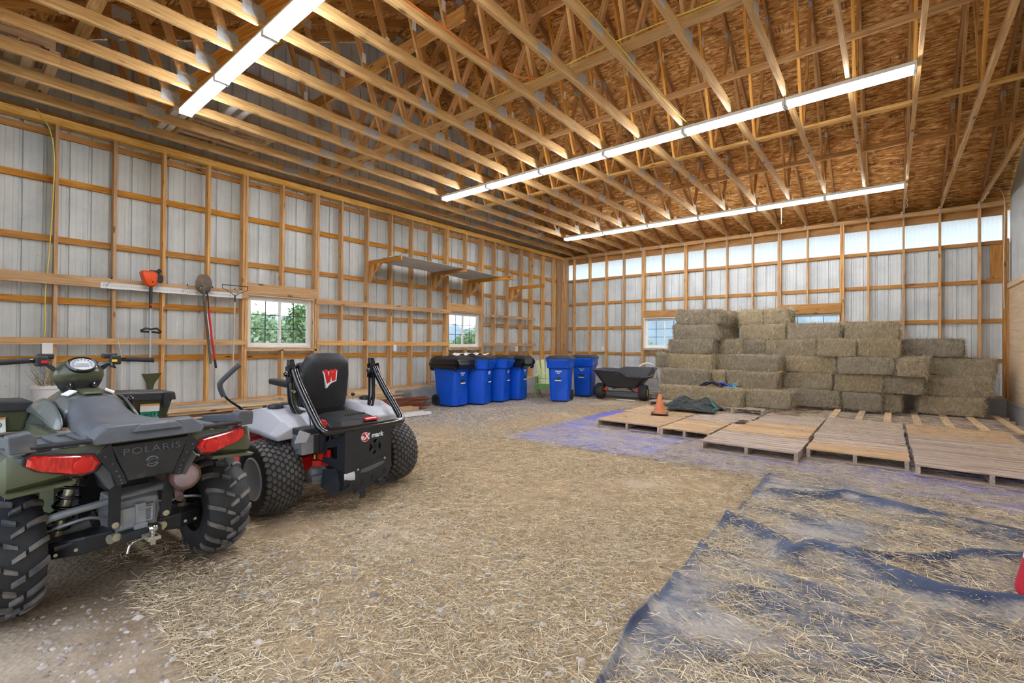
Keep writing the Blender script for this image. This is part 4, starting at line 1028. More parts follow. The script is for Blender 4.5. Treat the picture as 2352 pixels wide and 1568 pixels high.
    MB().prism(Wp, -.02, .006, B).build('badge_letter', M['red_paint'], sb)
    rings = []
    for y, hw, z0, z1 in ((.18, .20, .70, .80), (.22, .24, .68, .84), (.45, .25, .68, .83), (.62, .24, .69, .82), (.68, .20, .72, .79)):
        rings.append([(-.03-hw, y, z0), (-.03+hw, y, z0), (-.03+hw+.012, y, (z0+z1)/2), (-.03+hw*.85, y, z1), (-.03-hw*.85, y, z1), (-.03-hw-.012, y, (z0+z1)/2)])
    MB().loft(rings).build('seat_cushion', M['black_vinyl'], m, smooth=60, bevel=.02)
    MB().box(-.26, .2, .16, .6, .62, .69).build('seat_base', M['satin_black'], m, bevel=.01)
    for s in (-1, 1):
        a = MB().loft([[(-.03+s*.34-.04, .14, 1.0), (-.03+s*.34+.04, .14, 1.0), (-.03+s*.34+.045, .14, 1.06), (-.03+s*.34-.045, .14, 1.06)], [(-.03+s*.34-.04, .48, 1.015), (-.03+s*.34+.04, .48, 1.015), (-.03+s*.34+.045, .48, 1.07), (-.03+s*.34-.045, .48, 1.07)]]).build('armrest', M['black_vinyl'], m, bevel=.02) if s < 0 else None
        if a: MB().bar((-.03+s*.27, .2, .9), (-.03+s*.33, .2, 1.02), .03, .03).build('armrest_bracket', M['satin_black'], a)
    # steering levers: the left one swung out
    lv = [(-.36, .95, .50), (-.40, .93, .66), (-.46, .92, .76), (-.58, .90, .85)]
    MB().tube(lv+[(-.635, .90, .92)], .013, 10, smooth=1).build('control_lever', M['black_gloss'], m, smooth=50)
    MB().tube([(-.625, .90, .89), (-.66, .90, .98), (-.655, .90, 1.03), (-.49, .90, 1.185)], .023, 12, smooth=2).build('lever_grip', M['foam_grip'], m, smooth=50)
    MB().tube([(.36, .95, .50), (.38, .9, .75), (.36, .86, .90), (.30, .86, 1.02)], .013, 10, smooth=1).build('control_lever', M['black_gloss'], m, smooth=50)
    MB().tube([(.32, .86, 1.0), (.26, .86, 1.06), (.10, .86, 1.08)], .023, 12, smooth=2).build('lever_grip', M['foam_grip'], m, smooth=50)
    mb = MB(); mb.tube([(-.40, .92, .64), (-.36, .98, .60)], .02, 8); mb.bar((-.42, .90, .70), (-.36, .92, .66), .03, .03); mb.build('lever_clamp', M['zinc'], m, smooth=40)
    for x, y, mt in ((.28, .30, 'red_plastic'), (.34, .26, 'black_gloss')):
        k = MB().tube([(x, y, .76), (x, y, .86)], .006, 8).build('control_rod', M['zinc'], m)
        MB().ball((x, y, .88), .02, 8).build('control_knob', M[mt], k, smooth=60)
    MB().box(.25, .37, .24, .34, .70, .80).build('control_panel', M['grey_cast'], m, bevel=.006)
    MB().box(-.34, .34, .75, 1.38, .47, .49).build('foot_platform', M['satin_black'], m, bevel=.004)
    return m
mower = build_mower()
# ------------------------------------------------------------------ wheeled bins (local: front at -y, z up)
XZ = Matrix(((1, 0, 0, 0), (0, 0, -1, 0), (0, 1, 0, 0), (0, 0, 0, 1)))
def rrect(hx, y0, y1, z, rf, rb, n=5):
    P = []
    for cx_, cy_, r, a0 in ((hx-rf, y0+rf, rf, -90), (hx-rb, y1-rb, rb, 0), (-hx+rb, y1-rb, rb, 90), (-hx+rf, y0+rf, rf, 180)):
        for i in range(n+1):
            a = R(a0+90*i/n); P.append((cx_+r*math.cos(a), cy_+r*math.sin(a), z))
    return P
def make_bin(kind):
    b = thing('wheeled_bin', 'x', 'bin', group='blue wheeled bins')
    rings = [rrect(.24, -.24, .27, .02, .07, .03), rrect(.255, -.25, .28, .10, .08, .03), rrect(.275, -.285, .33, .55, .09, .03), rrect(.285, -.30, .36, .80, .09, .03), rrect(.325, -.36, .37, .84, .07, .03), rrect(.33, -.375, .38, .98, .06, .03), rrect(.345, -.40, .40, 1.02, .06, .04), rrect(.345, -.40, .40, 1.055, .06, .04)]
    if kind == 'bag': rings[4] = rrect(.305, -.33, .37, .84, .08, .03); rings[5] = rrect(.325, -.37, .38, .98, .06, .03)
    body = MB().loft(rings).build('body', M['bin_blue'], b, smooth=32)
    # recessed front pocket with the pale lift bar, and the foot notch
    MB().prism([(-.075, .50), (.075, .50), (.085, .62), (-.085, .62)], .268, .2985, XZ).build('lift_pocket', M['bin_blue'], body)
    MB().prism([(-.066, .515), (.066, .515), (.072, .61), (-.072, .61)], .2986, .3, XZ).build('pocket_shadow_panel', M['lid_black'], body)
    MB().tube([(-.085, -.318, .52), (.085, -.318, .52)], .014, 10).build('lift_bar', M['white_ink'], body, smooth=40)
    MB().prism([(-.05, .03), (.24, .03), (.25, .42), (.14, .42), (.13, .33), (-.05, .26)], .245, .272, XZ).build('front_step', M['bin_blue'], body, bevel=.006)
    for s in (-1, 1):
        w = MB().lathe([(.125, -.025), (.13, -.01), (.13, .02), (.125, .028), (.10, .028), (.10, -.025)], 26, MX, closed=True).build('wheel', M['rubber'], b, (s*.27, .30, .128), smooth=40)
        mb = MB().lathe([(.10, -.01), (.10, .015), (.03, .022), (.001, .024), (.001, -.01)], 22, MX)
        for k in range(6):
            a = k*math.pi/3; mb.bar((s*.02, .02*math.cos(a), .02*math.sin(a)), (s*.02, .095*math.cos(a), .095*math.sin(a)), .02, .012, up=(1, 0, 0))
        mb.build('wheel_hub', M['satin_black'], w, smooth=30)
    MB().tube([(-.27, .30, .128), (.27, .30, .128)], .012, 8).build('axle', M['galvanised'], b)
    lidr = [rrect(.352, -.41, .42, 1.052, .06, .05), rrect(.352, -.41, .42, 1.075, .06, .05), rrect(.30, -.36, .38, 1.115, .06, .05), rrect(.25, -.31, .34, 1.125, .06, .05)]
    lid = MB().loft(lidr).build('lid', M['lid_black'], b, smooth=30)
    MB().tube([(-.24, .42, 1.06), (-.24, .48, 1.05), (.24, .48, 1.05), (.24, .42, 1.06)], .016, 8, smooth=1).build('handle', M['bin_blue'], b, smooth=40)
    # lettering strokes: two short white rows
    mb = MB(); r2 = random.Random(3)
    x = -.085
    for wd in (.018, .012, .03, .016, .022, .02, .014): 
        mb.box(x, x+wd, -.3085-.0, -.304, .735+r2.uniform(0, .004), .765); x += wd+.007
    x = -.045
    for wd in (.02, .016, .022, .014): mb.box(x, x+wd, -.3045, -.300, .695, .718); x += wd+.006
    mb.build('printed_marks', M['white_ink'], body)
    if kind == 'crest':
        # pale round crest on the right-hand side
        mb = MB(); 
        Mx = Matrix.Translation((.331, -.16, .90)) @ MX
        mb.lathe([(.05, -.003), (.062, -.003), (.062, .002), (.05, .002)], 20, Mx, closed=True)
        for k in range(9):
            a = k*2*math.pi/9; mb.add([Mx @ Vector(p) for p in ((.0, 0, .001), (.048*math.cos(a), .048*math.sin(a), .001), (.048*math.cos(a+.35), .048*math.sin(a+.35), .001))], [(0, 1, 2)])
        mb.bar((.331, -.20, .81), (.331, -.12, .81), .004, .022)
        mb.build('crest_mark', M['faded_ink'], body)
    if kind in ('plain', 'crest'):
        # ribbed trapezoid moulding on the front of the rim
        mb = MB(); mb.loft([[(-.24, -.40, 1.03), (.24, -.40, 1.03), (.24, -.385, .96), (.14, -.345, .83), (-.14, -.345, .83), (-.24, -.385, .96)], [(-.235, -.425, 1.02), (.235, -.425, 1.02), (.23, -.41, .965), (.13, -.38, .845), (-.13, -.38, .845), (-.23, -.41, .965)]])
        for i in range(6):
            x = -.14+i*.056; mb.bar((x, -.418, .98), (x*.8, -.388, .865), .014, .016, up=(0, 1, 0))
        mb.build('front_moulding', M['bin_blue'], body, bevel=.003)
    if kind == 'bag':
        n = 72; rings = []; r3 = random.Random(11)
        base = rrect(.36, -.415, .41, 0, .07, .05, n//4-1)
        wob = [[r3.uniform(-1, 1) for _ in base] for _ in range(8)]
        for j, (z, ex) in enumerate(((1.06, .0), (1.03, .02), (.99, .016), (.95, .034), (.90, .018), (.86, .03), (.83, .01), (.84, -.01))):
            ring = []
            for i, (x, y, _) in enumerate(base):
                k = 1+ex/.4+.034*wob[j][i]*(j > 0)+.03*math.sin(i*1.1+j*1.7)*(j > 1)
                ring.append((x*k*(1-.02*max(0, j-3)), y*k*(1-.03*max(0, j-3)), z+.014*wob[(j+3) % 8][i]*(j > 0)-.035*math.sin(i*.35)*(j > 3)))
            rings.append(ring)
        MB().loft(rings, cap=False).build('bag_liner', M['bag_black'], b, smooth=28)
    return b
bp, bb, bc = make_bin('plain'), make_bin('bag'), make_bin('crest')
for o_ in (bb, bp, bc): o_.scale = (.9, .95, 1)
def setb(o, loc, rz, label): o.location = loc; o.rotation_euler = (0, 0, R(rz)); tag(o, label)
setb(bb, (-7.78, 7.47, 0), 97, 'blue wheeled bin with a black bag over its rim, nearest the lumber pile')
setb(bp, (-7.60, 8.12, 0), 112, 'blue wheeled bin with a bare rim, next to the bagged bin nearest the lumber')
dup(bp, (-7.58, 8.80, 0), R(112), 'blue wheeled bin with a ribbed rim, third in the row, before the far bagged bin')
dup(bb, (-7.52, 9.42, 0), R(104), 'blue wheeled bin with a black bag, beside the green slatted chair')
setb(bc, (-6.47, 9.97, 0), 22, 'blue wheeled bin with a pale side crest, right of the green chair')
dup(bc, (-6.62, 11.42, 0), R(14), 'blue wheeled bin behind the crested one, nearest the black dump cart')
# white sheet lying over the lids
V = []; n1, n2 = 26, 12; r3 = random.Random(5)
for i in range(n1):
    for j in range(n2):
        V.append((-7.98+.42*j/(n2-1)+.03*math.sin(i*.6), 7.36+1.12*i/(n1-1), 1.165+.026*math.sin(i*.9+j*.4)+r3.uniform(0, .012)))
sh = fast_mesh('plastic_sheet', V, [(i*n2+j, i*n2+j+1, (i+1)*n2+j+1, (i+1)*n2+j) for i in range(n1-1) for j in range(n2-1)], mat=M['white_vinyl'], smooth=True)
o = link('plastic_sheet', sh); m_ = o.modifiers.new('thick', 'SOLIDIFY'); m_.thickness = .004
tag(o, 'crumpled white plastic sheet lying over the lids of the first two bins', 'plastic sheet')

# ------------------------------------------------------------------ slatted garden chair
def build_chair():
    c = thing('garden_chair', 'green slatted wooden garden chair with a pale fanned back, between the bins', 'chair', (-7.20, 10.50, 0), R(30))
    for i in range(6):
        a = (i-2.5)*.075
        MB().bar((a*1.25, .30, .22), (a*1.25+math.sin(a)*.75, .62, 1.02-.35*abs(a)), .10, .02, up=(0, 1, .4)).build('back_slat', M['green_light'], c, bevel=.003)
    for i in range(6):
        y = -.30+i*.095; MB().bar((-.28, y, .36-.022*i), (.28, y, .36-.022*i), .08, .02).build('seat_slat', M['green_light'], c)
    for s in (-1, 1):
        MB().bar((s*.31, -.30, .0), (s*.31, -.30, .56), .10, .03).build('front_leg', M['green_mid'], c, bevel=.003)
        MB().prism([(-.34, .26), (-.34, .37), (.0, .33), (.72, .0), (.58, .0), (.0, .22)], s*.28-.012, s*.28+.012, Matrix(((0, 0, 1, 0), (1, 0, 0, 0), (0, 1, 0, 0), (0, 0, 0, 1)))).build('side_rail', M['green_mid'], c)
        MB().loft([[(s*.26, -.40, .56), (s*.40, -.40, .56), (s*.40, -.40, .582), (s*.26, -.40, .582)], [(s*.30, .42, .575), (s*.38, .42, .575), (s*.38, .42, .597), (s*.30, .42, .597)]]).build('armrest', M['green_light'], c, bevel=.004)
        MB().bar((s*.30, .40, .20), (s*.33, .45, .58), .08, .025).build('arm_post', M['green_mid'], c)
    MB().bar((-.30, -.335, .30), (.30, -.335, .30), .022, .13).build('front_apron', M['green_mid'], c)
    MB().bar((-.3, .42, .45), (.3, .42, .45), .07, .025).build('back_brace', M['green_mid'], c)
    return c
build_chair()

# ------------------------------------------------------------------ dump cart (local: x across the axle, y forward)
def build_cart():
    c = thing('dump_cart', 'black plastic dump cart with fat tires and yellow rims, tub tipped low', 'cart', (-5.45, 11.42, 0), R(12))
    def outline(hx, y0, y1, r=.09, ns=14):
        base = rrect(hx, y0, y1, 0, r, r, 5); P = []
        for i, p in enumerate(base):
            q2 = base[(i+1) % len(base)]; P.append((p[0], p[1]))
            if i % 6 == 5:
                for k in range(1, ns): P.append((p[0]+(q2[0]-p[0])*k/ns, p[1]+(q2[1]-p[1])*k/ns))
        return P
    ss = lambda t: (lambda k: k*k*(3-2*k))(max(0, min(1, t)))
    # the rim dips to a low lip at the front right and stands higher along the back
    def zrim(x, y): return .755+.055*ss((y-.25)/.3)*ss((x+.3)/.2)-.13*ss((x-.0)/.2)*(1-ss((y-.1)/.35))+.01*(x < -.4)
    rings = [[(x, y, z) for x, y in outline(hx, y0, y1)] for hx, y0, y1, z in ((.36, -.22, .42, .30), (.42, -.28, .50, .33), (.55, -.34, .60, .50))]
    top = [(x, y, zrim(x, y)) for x, y in outline(.715, -.415, .73)]
    out = [(x*1.05, y*1.05, z-.006) for x, y, z in top]; out2 = [(x, y, z-.03) for x, y, z in out]
    inner = [(x*.96, y*.96, z) for x, y, z in top]
    inn = [[(x*.93, y*.93, max(z, .36)) for x, y, z in r] for r in reversed(rings)]
    MB().loft(rings+[[(x*.985, y*.985, z-.03) for x, y, z in top], out2, out, inner]+inn).build('tub', M['black_plastic'], c, smooth=35)
    MB().tube([Vector(p)+Vector((0, 0, .004)) for p in out], .009, 6, closed=True).build('rim_edge', M['rack_plastic'], c, smooth=40)
    for s in (-1, 1):
        t = MB().lathe(tire_profile(.205, .10, .22, .03), 30, MX, closed=True).build('tire', M['rubber'], c, (s*.56, -.18, .204), smooth=40)
        MB().lathe([(.11, -.09), (.11, .09), (.095, .095), (.08, .02), (.03, .03), (.03, .07), (.001, .072), (.001, -.05), (.08, -.03), (.095, -.09)], 24, MX, closed=False).build('rim', M['yellow_rim'], t, smooth=35)
        MB().bar((s*.36, -.18, .26), (s*.44, -.18, .25), .07, .08).build('axle_bracket', M['red_plastic'], c, bevel=.006)
    mb = MB(); mb.bar((-.5, -.18, .204), (.5, -.18, .204), .03, .03); mb.bar((-.2, -.25, .285), (-.2, .5, .285), .04, .04); mb.bar((.2, -.25, .285), (.2, .5, .285), .04, .04); mb.bar((0, .4, .28), (0, 1.15, .12), .04, .05)
    mb.build('chassis', M['satin_black'], c, bevel=.003)
    MB().tube([(0, 1.12, .12), (0, 1.2, .02)], .02, 8).build('tow_foot', M['satin_black'], c)
    return c
build_cart()
# strips of white trim stacked on the floor under and behind the cart
for i, (x, y, z, l, rz, nm) in enumerate(((-5.55, 11.95, .02, 1.5, 12, 'lowest'), (-5.6, 11.92, .055, 1.3, 15, 'middle'), (-5.62, 12.0, .09, 1.4, 9, 'topmost'))):
    d = Vector((math.cos(R(rz)), math.sin(R(rz)), 0))*l/2
    o = MB().bar(Vector((x, y, z))-d, Vector((x, y, z))+d, .13, .03).build('trim_strip', M['rim_grey'], bevel=.003)
    tag(o, 'grey white trim strip, %s of the three under the dump cart' % nm, 'trim strip', 'trim strips under the cart')
o = MB().bar((-4.98, 11.15, .012), (-5.45, 11.05, .012), .05, .02).build('trim_strip', M['white_paint']); tag(o, 'short white strip lying on the ground before the cart axle', 'trim strip')
for i in range(4):
    o = MB().bar((-6.35+.03*i, 12.5+.12*i, .02+.045*i), (-5.75+.03*i, 12.75+.12*i, .02+.045*i), .14, .04).build('spare_board', M['plank_grey'])
    tag(o, 'short weathered board, %s from the bottom of the stack behind the dump cart' % ORD[i], 'board', 'short boards behind the cart')
# white tube frame beside the hay
f = thing('tube_frame', 'white bent tube frame standing between the dump cart and the hay', 'frame', (-5.1, 12.5, 0), R(8))
MB().tube([(-.45, 0, .0), (-.45, 0, .62), (-.36, 0, .82), (-.2, 0, .92), (0, 0, .90), (.1, 0, .78), (.14, 0, .6)], .024, 10, smooth=3).build('hoop', M['white_paint'], f, smooth=60)
MB().tube([(.06, .0, .82), (.12, -.05, .55), (.42, -.1, .33), (.45, -.1, .0)], .017, 10, smooth=1).build('stay', M['white_paint'], f, smooth=60)
MB().tube([(.14, 0, .6), (.10, .1, .02)], .017, 10).build('leg', M['white_paint'], f, smooth=60)
for z in (.12, .22): MB().tube([(-.45, 0, z), (.12, .06, z), (.45, -.1, z)], .012, 8).build('cross_tube', M['white_paint'], f, smooth=60)
# small posts of wood leaning behind the frame
for i, (x0, x1, t) in enumerate(((-4.92, -4.80, .52), (-4.84, -4.70, .46))):
    o = MB().bar((x0, 12.35, .0), (x1, 12.9, t), .05, .03).build('wood_offcut', M['girt_pine']); tag(o, 'short pine offcut leaning beside the hay, %s one' % ('longer' if i == 0 else 'shorter'), 'offcut')

# ------------------------------------------------------------------ cone, net, rope, red cone
c = thing('traffic_cone', 'faded orange traffic cone with a dark square foot, standing on the first pallet', 'cone', (-3.29, 8.42, .147), R(20))
MB().lathe([(.001, .36), (.022, .36), (.028, .35), (.105, .025), (.12, .018), (.11, .012), (.001, .012)], 26).build('cone_body', M['cone_orange'], c, smooth=40)
MB().prism([(-.15, -.15), (.15, -.15), (.15, .15), (-.15, .15)], .0, .018).build('cone_foot', M['cone_base'], c, bevel=.008)
n = thing('hay_net', 'heap of dark green hay netting with teal edges beside the orange cone', 'net', (-3.02, 9.42, .147), R(12))
V = []; Q = []; nx, ny = 34, 22
hx = lambda u, v: .17*math.exp(-((u+.18)/.2)**2-((v-.15)/.3)**2)+.15*math.exp(-((u-.22)/.16)**2-((v-.25)/.3)**2)+.05*max(0, 1-(u*1.8)**2)*max(0, 1-(v*1.6)**2)
for i in range(nx):
    for j in range(ny):
        u = -.48+.96*i/(nx-1); v = -.42+.84*j/(ny-1); V.append((u*(1+.12*math.sin(v*6)), v*(1+.1*math.sin(u*5)), .012+hx(u, v)*(1+.25*mnoise.noise(Vector((u*9, v*9, 1))))))
Q = [(i*ny+j, (i+1)*ny+j, (i+1)*ny+j+1, i*ny+j+1) for i in range(nx-1) for j in range(ny-1)]
o = link('net_heap', fast_mesh('net_heap', V, Q, mat=M['net_dark'], smooth=True), n); s_ = o.modifiers.new('thick', 'SOLIDIFY'); s_.thickness = .01
mb = MB()
for k in range(46):
    u0, v0, a, l = rng.uniform(-.42, .42), rng.uniform(-.38, .36), rng.choice((.7, -.75))+rng.uniform(-.2, .2), rng.uniform(.15, .4)
    pts = []
    for i in range(7):
        u = max(-.47, min(.47, u0+l*(i/6-.5)*math.cos(a))); v = max(-.41, min(.41, v0+l*(i/6-.5)*math.sin(a))); pts.append((u*(1+.12*math.sin(v*6)), v*(1+.1*math.sin(u*5)), .022+hx(u, v)*1.1))
    mb.tube(pts, .006, 5)
mb.build('net_cords', M['rack_plastic'], n)
for uu, vv in (((.30, .46), (.20, -.10)), ((.46, .40), (-.1, -.38)), ((-.46, -.38), (.3, -.05))):
    pts = [(uu[0]+(uu[1]-uu[0])*t, vv[0]+(vv[1]-vv[0])*t, .035+hx(uu[0]+(uu[1]-uu[0])*t, vv[0]+(vv[1]-vv[0])*t)*1.15) for t in np.linspace(0, 1, 7)]
    MB().tube(pts, .024, 7).build('net_edge', M['net_green'], n, smooth=60)
n = thing('rope_halter', 'navy and blue halter with a pale cyan lead loop lying on the front hay bales', 'halter', (-2.9, 10.78, .505), 0)
mb = MB()
for k in range(9): mb.tube([(-.38+rng.uniform(0, .1), rng.uniform(-.1, .1), .02), (-.25+rng.uniform(0, .2), rng.uniform(-.08, .12), .10+rng.uniform(0, .05)), (rng.uniform(-.05, .1), rng.uniform(-.1, .1), .03)], .014, 6, smooth=2)
mb.build('knotted_cord', M['rope_navy'], n, smooth=60)
mb = MB()
for k in range(4): mb.tube([(-.02, .02+.03*k, .05), (.06, -.02+.02*k, .11-.02*k), (.22, -.05+.02*k, .05), (.34, -.06, .02)], .018, 7, smooth=2)
mb.build('blue_strap', M['rope_blue'], n, smooth=60)
MB().tube([(.22, -.06, .02), (.33, -.08, .02), (.38, -.08, .08), (.36, -.09, .12), (.32, -.09, .09), (.34, -.1, .02), (.42, -.1, .015)], .011, 7, smooth=2).build('lead_loop', M['rope_cyan'], n, smooth=60)
o = MB().loft([[(-1.98, 11.45, .853), (-1.78, 11.47, .853), (-1.78, 11.60, .853), (-1.98, 11.58, .853)], [(-1.95, 11.47, .875), (-1.80, 11.48, .868), (-1.80, 11.58, .872), (-1.94, 11.56, .88)]]).build('glove', M['yellow_plastic'], bevel=.008, smooth=60)
tag(o, 'flat yellow glove lying on the hay ledge, right of centre', 'glove')
c = thing('marker_cone', 'crimson cone with a white band, cut by the right edge of the picture', 'cone', (.70, 3.82, .03), 0)
MB().lathe([(.001, .0), (.12, .0), (.145, .015), (.15, .04), (.118, .21)], 28).build('cone_skirt', M['bag_red'], c, smooth=50)
MB().lathe([(.118, .21), (.095, .33), (.001, .33)], 28).build('white_band', M['white_ink'], c, smooth=50)
MB().lathe([(.095, .33), (.04, .60), (.02, .62), (.001, .622)], 28).build('cone_top', M['bag_red'], c, smooth=50)
# ------------------------------------------------------------------ straw material
def straw_mat(name, stops, rough=.8, mixn=.35, scale=14):
    t = NT(name); rv = t.attr('rv').outputs['Fac']; co = t.node('ShaderNodeTexCoord').outputs['Object']
    f = t.math('ADD', t.math('MULTIPLY', rv, 1-mixn), t.math('MULTIPLY', t.noise(t.mapping(co, (scale*2.2, scale*2.2, scale*.5)), 1.0, 4, .65), mixn))
    col = t.ramp(f, stops)
    oi = t.node('ShaderNodeObjectInfo'); h = t.node('ShaderNodeHueSaturation'); t.link(col, h.inputs['Color'])
    t.link(t.math('ADD', t.math('MULTIPLY', oi.outputs['Random'], .32), .86), h.inputs['Value'])
    t.link(t.math('ADD', t.math('MULTIPLY', oi.outputs['Random'], .26), .7), h.inputs['Saturation'])
    M[name] = t.done(h.outputs[0], rough, 0, .25)
straw_mat('hay', [(.08, srgb(72, 60, 42)), (.28, srgb(124, 108, 82)), (.50, srgb(164, 149, 118)), (.74, srgb(202, 188, 152)), (.96, srgb(236, 224, 186))])
def ribbons(P, D, L, W, rv, N=None, bend=.25, seed=1):
    """flat straw blades: P base points, D directions, L lengths, W widths -> verts, quads, rv"""
    rs = np.random.RandomState(seed); n = len(P)
    D = D/np.linalg.norm(D, axis=1, keepdims=True)
    S = np.cross(D, rs.normal(size=(n, 3))); S /= np.linalg.norm(S, axis=1, keepdims=True)+1e-9
    B = np.cross(D, S)*(bend*L[:, None])*rs.uniform(-1, 1, (n, 1))
    L_, W_ = L[:, None], W[:, None]
    pts = [P, P+D*L_*.5+B*.5, P+D*L_]
    wid = [.5, .5, .2]
    V = np.stack([q for p, w in zip(pts, wid) for q in (p-S*W_*w, p+S*W_*w)], axis=1).reshape(-1, 3)
    i = np.arange(n)[:, None]*6
    Q = np.concatenate([i+np.array([[0, 1, 3, 2]]), i+np.array([[2, 3, 5, 4]])])
    return V, Q, np.repeat(rv, 6)
def bale_mesh(seed, Lx=1.0, Dy=.46, Hz=.36):
    rs = np.random.RandomState(seed); V = []; Q = []; rv = []
    faces = [((0, 1, 2), 1), ((0, 1, 2), -1), ((0, 2, 1), 1), ((0, 2, 1), -1), ((1, 2, 0), 1), ((1, 2, 0), -1)]
    half = (Lx/2, Dy/2, Hz/2); cnt = (26, 12, 10)
    off = Vector((seed*3.1, seed*1.7, 0))
    def surf(p):
        # soften the box and make it lumpy
        q = [p[i]/half[i] for i in range(3)]
        m = sorted([abs(x) for x in q]); k = 1-.055*max(0, m[1]-.72)/.28*(max(0, m[0]-.3)*.6+.8)
        v = Vector((p[0]*k, p[1]*k, p[2]*k))
        d = mnoise.noise(Vector((p[0]*5, p[1]*5, p[2]*5))+off)*.016+mnoise.noise(Vector((p[0]*22, p[1]*14, p[2]*8))+off)*.009
        flake = .006*math.sin(p[0]*2*math.pi/.085+seed)
        nn = Vector(q).normalized(); v += nn*(d+flake)
        v.z += .010*math.sin(p[0]*3+seed)
        return v
    for (a, b, c), s in faces:
        na, nb = cnt[a], cnt[b]; base = len(V)
        for i in range(na+1):
            for j in range(nb+1):
                p = [0, 0, 0]; p[a] = half[a]*(2*i/na-1); p[b] = half[b]*(2*j/nb-1); p[c] = half[c]*s
                V.append(surf(p)[:]); rv.append(.18+.25*rs.rand())
        for i in range(na):
            for j in range(nb):
                q = (base+i*(nb+1)+j, base+(i+1)*(nb+1)+j, base+(i+1)*(nb+1)+j+1, base+i*(nb+1)+j+1)
                Q.append(q if (s > 0) == ((a, b, c) in ((0, 1, 2), (1, 2, 0))) else q[::-1])
    V = np.array(V); Q = np.array(Q); rv = np.array(rv); nb0 = len(V)
    # straw standing off the faces
    Ps, Ds, n = [], [], 4300
    pick = rs.choice(6, n, p=[.16, .04, .30, .22, .14, .14])
    for f in pick:
        (a, b, c), s = faces[f]
        p = [0, 0, 0]; p[a] = half[a]*rs.uniform(-1, 1); p[b] = half[b]*rs.uniform(-1, 1); p[c] = half[c]*s
        v = surf(p); nrm = np.zeros(3); nrm[c] = s
        d = rs.normal(size=3)
        if c == 1: d = d*np.array([.5, .2, 1.0])
        elif c == 2: d = d*np.array([1.0, 1.0, .2])
        else: d = d*np.array([.3, 1, 1])
        d += nrm*np.linalg.norm(d)*rs.uniform(.02, .35)
        Ps.append(np.array(v[:])-nrm*.003); Ds.append(d)
    L = rs.gamma(3.2, .020, n).clip(.025, .16); W = rs.uniform(.0025, .006, n)
    v2, q2, r2 = ribbons(np.array(Ps), np.array(Ds), L, W, rs.beta(2.2, 1.6, n)*.9+.1, seed=seed)
    return fast_mesh('hay_bale', np.vstack([V, v2]), np.vstack([Q, q2+nb0]), np.concatenate([rv, r2]), M['hay'], smooth=False)
BM = [bale_mesh(i) for i in range(6)]
def twine_mesh():
    mb = MB()
    for y in (-.12, .12): mb.tube([(-.503, y, -.16), (-.503, y, .16), (-.48, y, .186), (0, y, .192), (.48, y, .186), (.503, y, .16), (.503, y, -.16), (.48, y, -.182), (-.48, y, -.182)], .0028, 5, closed=True)
    me = mb.mesh('twine'); me.materials.append(M['cable_yellow'] if False else M['plank_tan']); return me
TW = twine_mesh()
BALES = [(6, -4.15, -3.09, 11.6, 'L'), (6, -2.84, -2.32, 12.25, 'E'), (6, -2.31, -1.79, 12.25, 'E'),
 (5, -4.21, -3.14, 11.55, 'L'), (5, -2.76, -1.82, 12.15, 'L'), (5, -1.80, -0.79, 12.1, 'L'), (5, -0.77, 0.16, 12.2, 'L'),
 (4, -4.3, -3.22, 11.5, 'L'), (4, -3.19, -2.71, 11.95, 'E'), (4, -2.70, -2.24, 12.05, 'E'), (4, -2.21, -1.21, 12.0, 'L'), (4, -1.19, -0.51, 11.75, 'L'), (4, -0.5, 0.17, 11.75, 'L'), (4, 0.19, 1.14, 12.5, 'L'),
 (3, -4.72, -4.29, 11.75, 'E'), (3, -4.27, -3.20, 11.45, 'L'), (3, -3.18, -2.85, 11.7, 'E'), (3, -2.83, -1.82, 11.45, 'L'), (3, -1.8, -0.85, 11.85, 'L'), (3, -0.83, 0.1, 11.7, 'L'), (3, 0.11, 0.56, 11.65, 'E'), (3, 0.59, 1.59, 12.55, 'L'),
 (2, -4.34, -3.19, 11.1, 'L'), (2, -3.17, -2.88, 11.2, 'E'), (2, -2.87, -1.84, 11.25, 'L'), (2, -1.82, -0.91, 11.85, 'L'), (2, -0.88, -0.09, 11.8, 'L'), (2, -0.08, 0.51, 11.8, 'E'), (2, 0.54, 1.49, 12.2, 'L'),
 (1, -4.28, -3.46, 10.9, 'E'), (1, -3.43, -2.37, 10.5, 'L'), (1, -2.35, -1.5, 10.72, 'L'), (1, -1.78, -0.78, 11.7, 'L'), (1, -0.75, -0.10, 11.72, 'L'), (1, -0.09, 0.21, 11.9, 'E'), (1, 0.43, 1.38, 12.1, 'L')]
BACK = [(6, -4.08, -3.03, 12.1, 'L'), (6, -4.0, -2.98, 12.6, 'L'), (5, -4.15, -3.1, 12.05, 'L'), (5, -4.05, -3.0, 12.55, 'L'), (5, -2.74, -1.7, 12.65, 'L'), (4, -4.25, -3.2, 12.0, 'L'), (4, -4.2, -3.2, 12.5, 'L'), (4, -1.15, -.1, 12.25, 'L'),
 (3, -3.0, -1.95, 12.0, 'L'), (3, -2.7, -1.85, 12.5, 'L'), (3, -4.15, -3.1, 12.4, 'L'), (1, -3.40, -2.35, 11.02, 'L'), (2, -2.95, -1.9, 11.75, 'L')]
LN = {1: 'bottom layer', 2: 'second layer', 3: 'third layer', 4: 'fourth layer', 5: 'fifth layer', 6: 'top layer'}
bi = 0
